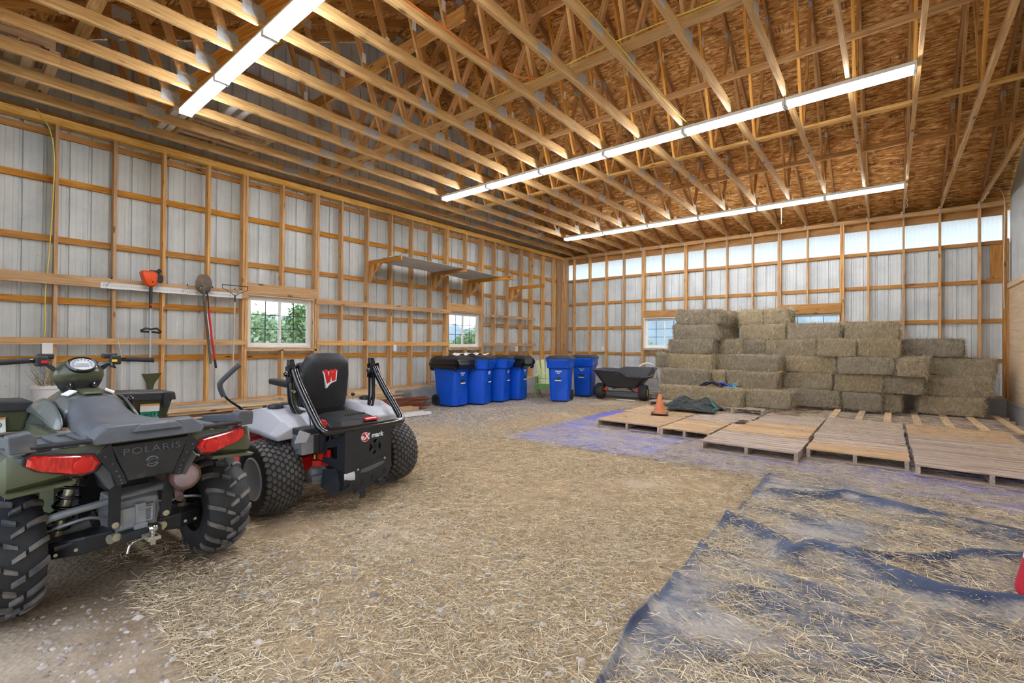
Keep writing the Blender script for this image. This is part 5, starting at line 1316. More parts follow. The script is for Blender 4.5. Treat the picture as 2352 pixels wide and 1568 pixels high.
for lst, back in ((BALES, False), (BACK, True)):
    count = {}
    for (l, x0, x1, Y, o) in lst:
        count[l] = count.get(l, 0)+1; k = count[l]
        depth = .46 if o == 'L' else .98
        if l == 3 and o == 'E' and x0 < -4.5: depth = .9
        ob = link('hay_bale', BM[bi % 6]); bi += 1
        ob.location = ((x0+x1)/2, Y+depth/2, .128+.36*(l-1)+.18)
        flip = bi % 2
        if o == 'L': ob.rotation_euler = (0, 0, R(180*flip+rng.uniform(-1.5, 1.5))); ob.scale = ((x1-x0)/1.0, 1, .99)
        else: ob.rotation_euler = (0, 0, R(90+180*flip+rng.uniform(-1.5, 1.5))); ob.scale = (depth/1.0, (x1-x0)/.46, .99)
        how = 'long side' if o == 'L' else 'cut end'
        if not back: lab = 'hay bale with %s outward, %s from left in the %s' % (how, ORD[k-1], LN[l])
        else: lab = 'hay bale behind the front ones, %s of the hidden row in the %s' % (ORD[k-1], LN[l])
        tag(ob, lab, 'hay bale', 'stacked hay bales')
        t = link('twine', TW, ob)

# ------------------------------------------------------------------ pallets
def pallet(x0, x1, y0, y1, mat, label, nb=9, gap=.012, z=0, mat2=None, group='pallets on the floor', n_new=0):
    p = thing('pallet', label, 'pallet', ((x0+x1)/2, (y0+y1)/2, z), 0, group)
    w, d = x1-x0, y1-y0; bw = (d-gap*(nb-1))/nb
    for i in range(nb):
        y = -d/2+bw/2+i*(bw+gap); m = mat2 if (mat2 and i < n_new) else mat
        MB().bar((-w/2+rng.uniform(0, .012), y, .118), (w/2-rng.uniform(0, .012), y+rng.uniform(-.004, .004), .118), bw, .018).build('deck_board', M[m], p)
    for s in (-1, 0, 1):
        MB().bar((s*(w/2-.03), -d/2, .0645), (s*(w/2-.03), d/2, .0645), .04, .088).build('stringer', M['plank_grey'], p)
    for yy in (-d/2+.05, 0, d/2-.05):
        MB().bar((-w/2, yy, .0105), (w/2, yy, .0105), .09, .019).build('bottom_board', M['plank_grey'], p)
    return p
pallet(-2.0, -.84, 6.53, 7.58, 'plank_grey', 'weathered grey pallet set forward, leftmost of the front row', 8, .02)
pallet(-.82, .19, 6.93, 7.93, 'plank_grey', 'pallet with newer tan front boards, middle of the front row', 9, .008, mat2='plank_tan', n_new=5)
pallet(.22, 1.42, 6.77, 7.90, 'plank_grey', 'pallet with wide gapped grey boards, rightmost of the front row', 8, .022)
pallet(-3.95, -2.81, 7.22, 8.42, 'plank_tan', 'smooth tan pallet at the far left corner of the pallet floor', 10, .004)
pallet(-4.05, -2.83, 8.45, 9.62, 'plank_tan', 'tan pallet under the green hay net', 10, .006)
pallet(-2.79, -2.03, 7.14, 8.30, 'plank_tan', 'narrow tan pallet right of the corner pallet, behind open floor', 10, .005)
pallet(-2.80, -1.83, 8.33, 9.50, 'plank_grey', 'grey pallet before the twin front hay bales', 9, .012)
pallet(-2.01, -.87, 7.62, 8.80, 'plank_tan', 'tan pallet right behind the forward grey one', 10, .006)
pallet(-1.80, -.87, 8.83, 10.0, 'plank_grey', 'grey straw-strewn pallet in front of the loose hay bale', 9, .012)
pallet(-.85, .18, 7.96, 9.10, 'plank_grey', 'grey pallet with dark gaps right behind the middle front one', 8, .022)
pallet(-.85, .18, 9.12, 10.28, 'plank_grey', 'grey pallet touching the open board rack, left one', 9, .01)
pallet(.21, 1.42, 7.93, 9.10, 'plank_grey', 'grey pallet second from the front in the rightmost column', 8, .02)
pallet(.21, 1.42, 9.12, 10.28, 'plank_tan', 'tan pallet touching the open board rack, right one', 10, .004)
pallet(-4.35, -3.2, 10.45, 11.7, 'plank_grey', 'pallet under the left end of the hay stack', 9)
pallet(-3.15, -1.95, 10.45, 11.7, 'plank_grey', 'pallet under the foremost hay bales', 9)
s = thing('board_rack', 'long open rack of pale boards across grey stringers, before the right hand hay bales', 'rack', (.2, 11.5, 0))
for k in range(7):
    x = -1.02+.40*k; MB().bar((x, -1.18, .112), (x+rng.uniform(-.02, .02), 1.2, .112), .105, .022).build('deck_board', M['plank_pale'], s)
for y in (-1.1, -.72, -.36, 0, .6, 1.15): MB().bar((-1.25, y, .05), (1.55, y, .05), .05, .10).build('stringer', M['plank_grey'], s)
# pallets and pipes stored up on the chords
def stored(x, y, z, rz, label, w=1.1, d=1.15):
    p = thing('pallet', label, 'pallet', (x, y, z), R(rz), 'pallets stored on the roof chords')
    for i in range(6):
        yy = -d/2+.05+i*(d-.1)/5; MB().bar((-w/2, yy, .105), (w/2, yy, .105), .09, .017).build('deck_board', M['plank_pale'], p)
    for k in (-1, 0, 1): MB().bar((k*(w/2-.03), -d/2, .052), (k*(w/2-.03), d/2, .052), .04, .09).build('stringer', M['plank_pale'], p)
    for yy in (-d/2+.05, -.2, .2, d/2-.05): MB().bar((-w/2, yy, -.004), (w/2, yy, -.004), .09, .017).build('bottom_board', M['plank_pale'], p)
stored(-8.05, 2.78, 4.565, 90, 'pale pallet lying on the roof chords beyond the near light row')
stored(-7.95, .42, 4.565, 0, 'pallet on the roof chords at the far left, lower of the two', 1.2, .9)
stored(-7.92, .38, 4.70, 0, 'pallet on the roof chords at the far left, upper of the two', 1.1, .9)
for i, (y, z) in enumerate(((2.06, 4.595), (2.16, 4.595))):
    mb = MB().loft([[(-8.62, y+a*.04, z+b*.035) for a, b in ((-1, -1), (1, -1), (1, 1), (-1, 1))], [(-7.6, y+a*.04, z+b*.035) for a, b in ((-1, -1), (1, -1), (1, 1), (-1, 1))]])
    o = mb.build('downspout', M['white_vinyl'], bevel=.012); tag(o, 'white square downspout lying on the chords, %s one' % ('nearer the doorway' if i == 0 else 'the one against the pale pallet'), 'downspout')
for i in range(2):
    y = 2.65+.17*i
    o = MB().lathe([(.036, 0), (.042, 0), (.042, .95), (.036, .95)], 18, Matrix.Translation((-8.0, y, 4.75)) @ Matrix.Rotation(R(90), 4, 'Y'), closed=True).build('stove_pipe', M['white_paint'], smooth=40)
    tag(o, 'white pipe with a dark bore lying on the stored pale pallet, %s one' % ('left' if i == 0 else 'right'), 'pipe')
# ------------------------------------------------------------------ floor
def fnoise(x, y): return .010*mnoise.noise(Vector((x*1.3, y*1.3, 0)))+.006*mnoise.noise(Vector((x*5, y*5, 3)))
def dirt():
    t = NT('dirt_floor'); co = t.node('ShaderNodeTexCoord').outputs['Object']
    n1 = t.noise(co, 1.1, 6, .62); n2 = t.noise(co, 9, 6, .7); n3 = t.noise(t.mapping(co, (30, 95, 1), (0, 0, .5)), 1, 4, .7); n3b = t.noise(t.mapping(co, (95, 30, 1), (0, 0, .2)), 1, 4, .7)
    base = t.ramp(n2, [(.28, srgb(138, 114, 86)), (.5, srgb(176, 152, 120)), (.75, srgb(206, 186, 154))])
    straw = t.ramp(t.math('MAXIMUM', n3, n3b), [(.50, srgb(128, 110, 86)), (.60, srgb(180, 160, 126)), (.70, srgb(218, 200, 164))])
    col = t.mix(t.ramp(n1, [(.36, (.15, .15, .15, 1)), (.62, (.9, .9, .9, 1))]), base, straw)
    # gravel shows near the lumber and bins and under the vehicles
    s = t.node('ShaderNodeSeparateXYZ'); t.link(co, s.inputs[0])
    g = t.voro(co, 34, out='Color'); gs = t.node('ShaderNodeSeparateColor'); t.link(g, gs.inputs[0])
    grav = t.ramp(gs.outputs[0], [(.0, srgb(112, 106, 104)), (.5, srgb(150, 144, 140)), (1, srgb(196, 190, 184))])
    gm = t.math('ADD', t.math('MULTIPLY', t.math('ADD', s.outputs[0], 5.0), -.55), t.math('MULTIPLY', t.math('SUBTRACT', n1, .5), 3.0))
    col = t.mix(t.math('MULTIPLY', t.math('ADD', gm, 0, True), .85), col, grav)
    dk = t.math('ADD', t.math('MULTIPLY', t.math('ADD', t.math('MULTIPLY', s.outputs[1], 1.6), t.math('ADD', s.outputs[0], .2)), -.9), t.math('MULTIPLY', t.math('SUBTRACT', n1, .5), 2.5))
    col = t.mix(t.math('MULTIPLY', t.math('ADD', dk, 0, True), .55), col, srgb(118, 104, 92))
    pale = t.ramp(t.noise(co, .8, 3), [(.56, (0, 0, 0, 1)), (.7, (.5, .5, .5, 1))]); col = t.mix(pale, col, srgb(206, 190, 170))
    t.bump(t.math('ADD', n2, t.math('MULTIPLY', t.voro(co, 34), .6)), .5, .02)
    M['dirt'] = t.done(col, .9, 0, .2)
dirt()
nx, ny = 150, 190
xs = np.linspace(-9.0, 2.3, nx); ys = np.linspace(-2.0, 13.9, ny)
V = [(x, y, fnoise(x, y)-.012) for x in xs for y in ys]
Q = [(i*ny+j, (i+1)*ny+j, (i+1)*ny+j+1, i*ny+j+1) for i in range(nx-1) for j in range(ny-1)]
struct(link('floor', fast_mesh('floor', V, Q, mat=M['dirt'], smooth=True)))

# ------------------------------------------------------------------ tarps
def tarp_mat(name, c0, c1, dust, dthr, scale, bare_c):
    t = NT(name); co = t.node('ShaderNodeTexCoord').outputs['Object']; bare = t.attr('rv').outputs['Fac']
    n = t.noise(co, 7, 5, .6); col = t.ramp(n, [(.3, c0), (.7, c1)])
    d = t.noise(t.mapping(co, (1.0, 2.0, 1), (0, 0, .35)), scale, 7, .68); d2 = t.noise(t.mapping(co, (30, 80, 1), (0, 0, .4)), 1, 4, .7)
    dm = t.math('ADD', d, t.math('MULTIPLY', t.math('SUBTRACT', d2, .5), .35))
    dm = t.math('SUBTRACT', dm, t.math('MULTIPLY', bare, .42))
    col = t.mix(t.math('MULTIPLY', bare, .8), col, bare_c)
    dc = t.ramp(d2, [(.4, tuple(x*.72 for x in dust[:3])+(1,)), (.65, dust)])
    col = t.mix(t.ramp(dm, [(dthr-.10, (0, 0, 0, 1)), (dthr+.10, (.92, .92, .92, 1))]), col, dc)
    t.bump(d2, .25, .006)
    M[name] = t.done(col, .55, 0, .45)
tarp_mat('tarp_black', srgb(40, 48, 70), srgb(80, 90, 112), srgb(176, 168, 158), .49, 1.9, srgb(34, 62, 98))
tarp_mat('tarp_blue', srgb(92, 92, 168), srgb(138, 138, 192), srgb(178, 166, 144), .50, 1.3, srgb(72, 74, 188))
RIDGES = [([(-1.02, 4.01), (-.83, 3.94), (-.58, 3.74), (-.51, 3.56), (-.40, 3.80), (-.18, 3.78), (.02, 3.65), (.23, 3.57), (.39, 3.59), (.56, 3.66), (.9, 3.7), (1.7, 3.8)], .055, .085),
          ([(-.14, 3.86), (.18, 4.08), (.48, 4.43), (.7, 4.56), (1.6, 4.9)], .035, .06),
          ([(-.85, 5.02), (-.44, 5.20), (-.32, 5.42), (.17, 5.21), (.78, 5.08), (1.7, 5.0)], .04, .07),
          ([(.05, 4.98), (.42, 5.05), (.77, 4.99), (1.6, 4.8)], .025, .05), ([(-.98, 2.82), (-.71, 2.92), (-.45, 2.95), (.1, 3.0)], .025, .06),
          ([(-.95, 2.42), (-.70, 2.53), (-.2, 2.5)], .02, .06), ([(-1.0, 3.4), (-.6, 3.2), (-.2, 3.25), (.2, 3.1)], .022, .07), ([(-1.0, 4.5), (-.5, 4.45), (0, 4.5)], .016, .06)]
def segd(px, py, pts):
    best = 9
    for (ax, ay), (bx, by) in zip(pts[:-1], pts[1:]):
        dx, dy = bx-ax, by-ay; t = max(0, min(1, ((px-ax)*dx+(py-ay)*dy)/(dx*dx+dy*dy))); best = min(best, math.hypot(px-ax-t*dx, py-ay-t*dy))
    return best
def tarp_z(x, y):
    z = .012+.010*mnoise.noise(Vector((x*2.2, y*3.5, 5)))+.004*mnoise.noise(Vector((x*9, y*12, 2)))
    for pts, h, w in RIDGES: z += 1.25*h*math.exp(-(segd(x, y, pts)/w)**2)
    return max(z+fnoise(x, y)*.6, fnoise(x, y)-.012+.006)
nu, nv = 130, 170; V = []; RV = []
def bare_at(x, y): return max([math.exp(-(segd(x, y, pts)/(w*.62))**2)*(.75+.5*mnoise.noise(Vector((x*4, y*4, 3)))) for pts, h, w in RIDGES if h > .03]+[math.exp(-((x+1.0)/.04)**2)*.35])
for i in range(nu):
    for j in range(nv):
        u = i/(nu-1); v = j/(nv-1)
        y = 1.25+(5.78-1.25)*v
        xl = -1.01+.016*math.sin(y*3.1)+.006*math.sin(y*11)+(.16*max(0, 2.25-y)**1.0 if y < 2.25 else 0)*1.2
        if y > 5.6: xl += .0
        yy = y-(.02*math.sin(u*19)+.12*u*u*v)*(v > .9)
        x = xl+(1.80-xl)*u**1.25
        z = tarp_z(x, yy)
        e = u
        z += .035*math.exp(-(u/.02)**2)*(1 if 1.7 < y < 2.5 else .2)
        V.append((x, yy, z)); RV.append(bare_at(x, yy))
Q = [(i*nv+j, (i+1)*nv+j, (i+1)*nv+j+1, i*nv+j+1) for i in range(nu-1) for j in range(nv-1)]
o = link('tarp', fast_mesh('tarp', V, Q, RV, M['tarp_black'], smooth=True)); s_ = o.modifiers.new('thick', 'SOLIDIFY'); s_.thickness = .004
tag(o, 'large wrinkled blue black tarp on the floor at lower right, dusted with straw', 'tarp')
nu, nv = 150, 120; V = []; RV = []
def blue_z(x, y): return fnoise(x, y)-.012+.008+.008*max(0, mnoise.noise(Vector((x*3, y*4, 9))))
for i in range(nu):
    for j in range(nv):
        u = i/(nu-1); v = j/(nv-1)
        x0, x1 = -4.62+.12*v, 1.82; x = x0+(x1-x0)*u; yb = 5.40+.34*min(1, u*1.6)-.1*max(0, u-.7); y = yb+(10.6-yb)*v+.02*math.sin(x*7)*(v < .02)
        rdg = math.exp(-((y-5.56-.05*math.sin(x*3))/.05)**2)*(x > -.95)*(.5+.5*math.sin(x*4+1))+.8*math.exp(-((x+4.45)/.22)**2-((y-8.6)/.9)**2)
        RV.append(max(0, rdg)); V.append((x, y, blue_z(x, y)+(.03*math.exp(-((y-5.52-.05*math.sin(x*3))/.04)**2) if x > -.95 else 0)+(.035*math.exp(-((x+4.45)/.2)**2-((y-8.6)/.8)**2))))
Q = [(i*nv+j, (i+1)*nv+j, (i+1)*nv+j+1, i*nv+j+1) for i in range(nu-1) for j in range(nv-1)]
o = link('ground_tarp', fast_mesh('ground_tarp', V, Q, RV, M['tarp_blue'], smooth=True))
tag(o, 'violet blue tarp spread under the pallets and mostly hidden by straw', 'tarp')

# ------------------------------------------------------------------ loose straw and stones
straw_mat('straw', [(.05, srgb(122, 104, 80)), (.3, srgb(168, 149, 120)), (.55, srgb(202, 183, 149)), (.8, srgb(228, 212, 176)), (.97, srgb(246, 236, 210))], mixn=.1)
rs = np.random.RandomState(4)
def scatter(n, x0, x1, y0, y1, keep, zf, lmean, seed, ydens=1.0):
    out = []
    X = rs.uniform(x0, x1, n*2); Y = y0+(y1-y0)*rs.rand(n*2)**ydens
    for x, y in zip(X, Y):
        if keep(x, y): out.append((x, y, zf(x, y)))
        if len(out) >= n: break
    P = np.array(out); m = len(P)
    a = rs.uniform(0, 2*math.pi, m); D = np.stack([np.cos(a), np.sin(a), rs.normal(0, .10, m).clip(-.05, .4)], 1)
    L = rs.gamma(3.0, lmean/3, m).clip(.015, .28); W = rs.uniform(.0013, .0038, m)
    P[:, 2] += .002+rs.rand(m)*.008
    return ribbons(P, D, L, W, rs.beta(2, 1.7, m), seed=seed, bend=.18)
gz = lambda x, y: fnoise(x, y)-.012
nz = lambda x, y, s, o: mnoise.noise(Vector((x*s, y*s, o)))
def keep_floor(x, y):
    if x > -1.02 and 1.3 < y < 5.75: return False
    if y > 5.6+.2 and x > -4.5: return False
    k = .55+.9*nz(x, y, .9, 1)+.5*nz(x, y, 3.2, 4)
    if x < -4.6: k -= .35
    k -= .55*max(0, min(1, (-.55*x-.45-y)/.7+.3*nz(x, y, 2, 6)))
    return rs.rand() < k
v, q, r = scatter(118000, -5.2, .2, .7, 6.2, keep_floor, gz, .048, 1, 1.2)
v2, q2, r2 = scatter(20000, -8.4, -2.5, 4.2, 11.5, lambda x, y: not (x > -4.4 and y > 5.5) and rs.rand() < .4+.8*nz(x, y, 1.1, 2)+(-.3 if x < -5.2 else .1), gz, .07, 2)
o = link('loose_straw', fast_mesh('loose_straw', np.vstack([v, v2]), np.vstack([q, q2+len(v)]), np.concatenate([r, r2]), M['straw']))
tag(o, 'loose straw and chaff strewn over the bare dirt floor', 'straw', kind='stuff')
v, q, r = scatter(44000, -1.0, 1.7, 1.35, 5.72, lambda x, y: rs.rand() < (.5+1.1*nz(x, y, 1.4, 7))*(1-.85*bare_at(x, y))+.5*nz(x, y, 4, 8), tarp_z, .058, 3, 1.15)
o = link('loose_straw', fast_mesh('loose_straw', v, q, r, M['straw'])); tag(o, 'loose straw scattered over the black tarp', 'straw', kind='stuff')
v, q, r = scatter(52000, -4.5, 1.8, 5.5, 10.4, lambda x, y: rs.rand() < (.62+1.2*nz(x, y, .8, 11)+.5*nz(x, y, 3, 12) if not (x < -2.4 and y < 7.4) else .12+.5*nz(x, y, 1.5, 3)), lambda x, y: blue_z(x, y), .075, 4, 1.3)
o = link('loose_straw', fast_mesh('loose_straw', v, q, r, M['straw'])); tag(o, 'straw drifted over the violet tarp and between the pallets', 'straw', kind='stuff')
v, q, r = scatter(9000, -3.9, 1.4, 7.3, 11.2, lambda x, y: y > 7.0 and rs.rand() < .25+.9*nz(x, y, 1.1, 21)+(.5 if y > 9.3 else 0), lambda x, y: .128, .07, 5, .8)
o = link('loose_straw', fast_mesh('loose_straw', v, q, r, M['straw'])); tag(o, 'wisps of hay fallen on the pallet boards', 'straw', kind='stuff')
# stones
def stones(n, fn, smin, smax, seed):
    r4 = np.random.RandomState(seed); V = []; Q = []; rvv = []
    base = np.array([(1, 0, 0), (.3, .95, 0), (-.8, .6, 0), (-.8, -.6, 0), (.3, -.95, 0)]);
    for _ in range(n):
        x, y = fn(r4); s = r4.uniform(smin, smax)*(1 if r4.rand() < .93 else 1.8); a = r4.uniform(0, 6.28); c, d = math.cos(a), math.sin(a); z = gz(x, y)
        b = len(V); sq = r4.uniform(.6, 1)
        cube = [(-1, -1, -.3), (1, -1, -.3), (1, 1, -.3), (-1, 1, -.3), (-.6, -.6, .7), (.6, -.6, .7), (.6, .6, .7), (-.6, .6, .7)]
        j = r4.uniform(.7, 1.2, (8, 3))
        for (p0, p1, p2), jj in zip(cube, j):
            px, py, pz = p0*jj[0]*s, p1*sq*jj[1]*s, p2*jj[2]*s*.7
            V.append((x+c*px-d*py, y+d*px+c*py, z+pz))
        Q += [(b+i0, b+i1, b+i2, b+i3) for i0, i1, i2, i3 in ((4, 5, 6, 7), (0, 1, 5, 4), (1, 2, 6, 5), (2, 3, 7, 6), (3, 0, 4, 7))]
        rvv += [r4.rand()]*8
    return V, Q, rvv
straw_mat('pebble', [(0, srgb(128, 116, 104)), (.5, srgb(168, 154, 140)), (1, srgb(214, 202, 188))], .85, .1)
def area(r4):
    while True:
        k = r4.rand()
        if k < .56: x, y = r4.uniform(-3.4, -.9), r4.uniform(.3, 2.6); 
        elif k < .95: x, y = r4.uniform(-7.6, -4.2), r4.uniform(4.0, 8.5)
        else: x, y = r4.uniform(-4.5, -1.0), r4.uniform(1.5, 6)
        return x, y
V, Q, rvv = stones(5600, area, .004, .013, 9)
o = link('pebbles', fast_mesh('pebbles', V, Q, rvv, M['pebble'])); tag(o, 'small grey stones pressed into the dirt floor', 'pebbles', kind='stuff')
# ------------------------------------------------------------------ tools on the left wall
XF = XL+.036
r_ = thing('tool_rail', 'long white slotted tool rail screwed to the cross board', 'tool rail', (XF, 1.46, 2.155))
mb = MB().box(0, .012, 0, 1.85, 0, .085); mb.box(.012, .02, 0, 1.85, 0, .012); mb.box(.012, .02, 0, 1.85, .073, .085)
mb.build('channel', M['white_paint'], r_)
mb = MB()
for i in range(70): mb.box(.0122, .0135, .03+i*.026, .042+i*.026, .03, .055)
mb.build('slots', M['rim_grey'], r_)
for y in (.07, .54, .63, .98, 1.17, 1.33, 1.66, 1.76):
    p = MB().tube([(.012, y, .02), (.02, y, .04), (.12, y+.02, .10), (.15, y+.025, .13)], .007, 7).build('peg', M['white_paint'], r_, smooth=50)
    MB().tube([(.148, y+.025, .128), (.163, y+.027, .143)], .009, 8).build('peg_tip', M['satin_black'], p)
# string trimmer hanging upside down
t = thing('string_trimmer', 'orange string trimmer hanging head down from the tool rail', 'string trimmer', (XF+.09, 2.02, 0))
MB().tube([(0, 0, 2.26), (0, 0, .66)], .0125, 10).build('shaft', M['rim_grey'], t, smooth=50)
MB().tube([(0, 0, 2.24), (0, 0, 2.05), (0, 0, 1.90)], [.02, .022, .018], 12).build('rear_grip', M['satin_black'], t, smooth=40)
MB().tube([(0, .0, 1.96), (.03, 0, 1.95)], .015, 8).build('trigger', M['red_plastic'], t)
e = MB().loft([[(x*.05, y*.045, 2.22) for x, y in ((-1, -1), (1, -1), (1, 1), (-1, 1))], [(x*.075, y*.085-.02, 2.32) for x, y in ((-1, -1), (1, -1), (1, 1), (-1, 1))], [(x*.08, y*.10-.03, 2.42) for x, y in ((-1, -1), (1, -1), (1, 1), (-1, 1))], [(x*.06, y*.07-.05, 2.455) for x, y in ((-1, -1), (1, -1), (1, 1), (-1, 1))]]).build('engine_cover', M['tool_orange'], t, bevel=.02, smooth=50)
mb = MB(); mb.box(-.06, .06, .05, .14, 2.30, 2.40); mb.box(-.04, .05, -.02, .10, 2.40, 2.47); mb.tube([(.03, .06, 2.44), (.03, .11, 2.48)], .03, 10); mb.build('engine', M['satin_black'], t, bevel=.012)
MB().tube([(.02, -.12, 1.565), (.03, -.06, 1.60), (.03, 0, 1.585), (.03, .07, 1.60), (.02, .13, 1.55), (0, .12, 1.535), (-.02, .0, 1.55), (0, -.11, 1.55)], .015, 8, closed=True).build('loop_handle', M['satin_black'], t, smooth=50)
MB().loft([[(.02, -.035, .68), (.02, .035, .68), (-.02, .035, .68), (-.02, -.035, .68)], [(.06, -.05, .78), (.06, .05, .78), (-.02, .05, .78), (-.02, -.05, .78)], [(.14, -.13, .93), (.14, .12, .935), (.10, .12, .935), (.10, -.13, .93)]]).build('guard', M['olive_body'], t, bevel=.006)
MB().lathe([(.001, 0), (.045, 0), (.05, .03), (.03, .05), (.001, .05)], 16, Matrix.Translation((.03, 0, .63))).build('spool', M['satin_black'], t, smooth=40)
# shovel and red-handled bar
s = thing('shovel', 'old shovel with a rusty blade hanging blade up on the tool rail', 'shovel', (XF+.10, 2.70, 0))
rings = []
for z, hw, cu in ((2.17, .025, .01), (2.22, .085, .02), (2.26, .115, .03), (2.36, .118, .03), (2.44, .095, .022), (2.49, .05, .008)):
    rings.append([(cu*(1-(k/4-1)**2)*1.3-.0, hw*(k/4-1)+.01, z) for k in range(9)]+[(cu*(1-(k/4-1)**2)*1.3-.006, hw*(k/4-1)+.01, z) for k in range(8, -1, -1)])
MB().loft(rings).build('blade', M['steel_rusty'], s, smooth=50)
MB().tube([(.01, .0, 2.25), (.02, .01, 2.1), (.01, .03, 1.9), (.0, .12, 1.05)], [.016, .02, .019, .016], 10).build('handle', M['handle_dark'], s, smooth=50)
s = thing('edging_tool', 'red handled digging tool hanging beside the shovel', 'digging tool', (XF+.12, 2.70, 0))
MB().tube([(.0, .04, 2.24), (.0, .06, 2.14), (.0, .07, 2.02), (.0, .075, 1.93)], .012, 8).build('socket', M['satin_black'], s, smooth=50)
MB().tube([(.0, .075, 1.94), (.0, .12, 1.5), (.0, .175, 1.10)], .016, 10).build('handle', M['handle_red'], s, smooth=50)
MB().tube([(.0, .172, 1.12), (.0, .19, .98)], .018, 10).build('end_grip', M['satin_black'], s, smooth=50)
MB().tube([(.01, .05, 1.86), (.01, .095, 1.52)], .006, 6).build('white_stripe', M['paper'], s)
# garden rake
s = thing('garden_rake', 'bow rake with an ash handle hanging teeth up on the tool rail', 'rake', (XF+.10, 3.17, 0))
mb = MB().tube([(0, -.20, 2.355), (0, .20, 2.355)], .006, 6)
for i in range(13): mb.tube([(0, -.195+i*.0325, 2.355), (.04, -.195+i*.0325, 2.365)], [.004, .002], 5)
mb.tube([(0, -.195, 2.355), (0, -.19, 2.30), (0, -.13, 2.27), (0, 0, 2.19)], .005, 6); mb.tube([(0, .195, 2.355), (0, .19, 2.29), (0, .13, 2.26), (0, 0, 2.19)], .005, 6)
mb.build('rake_head', M['satin_black'], s)
MB().tube([(0, 0, 2.20), (0, 0, 2.08)], .013, 8).build('ferrule', M['satin_black'], s)
MB().tube([(0, 0, 2.09), (0, -.02, .95)], .012, 8).build('handle', M['handle_ash'], s, smooth=50)
# outlet boxes
for loc, lab in (((XL+.02, .935, 1.30), 'white outlet box on the stud above the quad bike'), ((XL+.02, 6.52, 1.305), 'white outlet box between the two left wall windows'), ((XL+.02, 10.95, 1.27), 'white outlet box on the left wall near the back corner')):
    b = thing('outlet_box', lab, 'outlet', loc); w_ = .095 if loc[1] < 2 else .07
    MB().box(-.02, .03, -w_/2, w_/2, -.065, .065).build('box', M['white_vinyl'], b, bevel=.004)
    MB().box(.03, .036, -w_/2-.004, w_/2+.004, -.07, .07).build('cover_plate', M['white_paint'], b, bevel=.002)
b = thing('outlet_box', 'white outlet box on a back wall stud beside the corner', 'outlet', (-7.18, YB-.02, 1.30))
MB().box(-.035, .035, -.03, .02, -.06, .06).build('box', M['white_vinyl'], b, bevel=.004); MB().box(-.04, .04, -.036, -.03, -.065, .065).build('cover_plate', M['white_paint'], b, bevel=.002)
cable([(XL+.01, .90, 1.38), (XL+.012, .92, 1.6), (XL+.012, .905, 2.0), (XL+.012, .93, 2.3), (XL+.012, .97, 3.2), (XL+.02, .985, 3.9), (XL+.03, .93, 4.25), (XL+.02, .8, 4.45)], .007, 'cable_yellow', 'yellow cable running down a stud to the outlet above the quad bike')
cable([(XL+.02, .935, 1.23), (XL+.02, .95, .9), (XL+.02, .945, .5)], .006, 'cable_yellow', 'yellow cable dropping below the outlet box over the quad bike')
cable([(XL+.03, 1.66, 1.45), (XL+.05, 1.72, 1.1), (XL+.06, 1.70, .75), (XL+.04, 1.74, .46)], .004, 'cable_white', 'thin pale cord hanging by the trimmer')
# wall shelf of ribbed metal on wood brackets
def bracket(y, z, reach, label):
    b = thing('shelf_bracket', label, 'shelf bracket', (XL, y, z), 0, None)
    MB().bar((-.02, 0, -.03), (reach, 0, -.03), .036, .09).build('arm', M['girt_pine'], b)
    MB().prism([(.0, -.075), (.44, -.075), (.40, -.11), (.05, -.44), (.0, -.44)], -.016, .016, Matrix(((1, 0, 0, 0), (0, 0, -1, 0), (0, 1, 0, 0), (0, 0, 0, 1)))).build('gusset', M['osb'], b)
    MB().bar((.40, -.02, -.105), (.05, -.02, -.44), .04, .03, up=(0, 1, 0)).build('brace', M['stud_pine'], b)
bracket(5.87, 3.16, 1.10, 'osb gusset shelf bracket nearest the doorway')
bracket(7.66, 3.14, 1.15, 'osb gusset bracket under the middle of the ribbed shelf')
bracket(8.88, 3.08, 1.55, 'osb gusset bracket under the far end of the ribbed shelf')
bracket(10.64, 3.08, 1.25, 'empty osb gusset bracket beyond the shelf, nearest the back wall')
for i, (ya, yb, za, zb, x1) in enumerate(((5.84, 7.70, 3.175, 3.155, 1.02), (7.62, 8.98, 3.162, 3.10, 1.05))):
    mb = MB(); pr = rib_profile(0, x1, .2286, .02)
    for (u, o1), (v, o2) in zip(pr[:-1], pr[1:]):
        mb.add([(XL+.05+u, ya, za+o1), (XL+.05+v, ya, za+o2), (XL+.05+v, yb, zb+o2), (XL+.05+u, yb, zb+o1)], [(0, 1, 2, 3)])
    o = mb.build('shelf_sheet', M['siding']); s_ = o.modifiers.new('thick', 'SOLIDIFY'); s_.thickness = .004
    tag(o, 'ribbed metal sheet laid as a shelf on wooden brackets, %s of the two' % ('nearer' if i == 0 else 'farther'), 'shelf', 'ribbed shelf sheets')
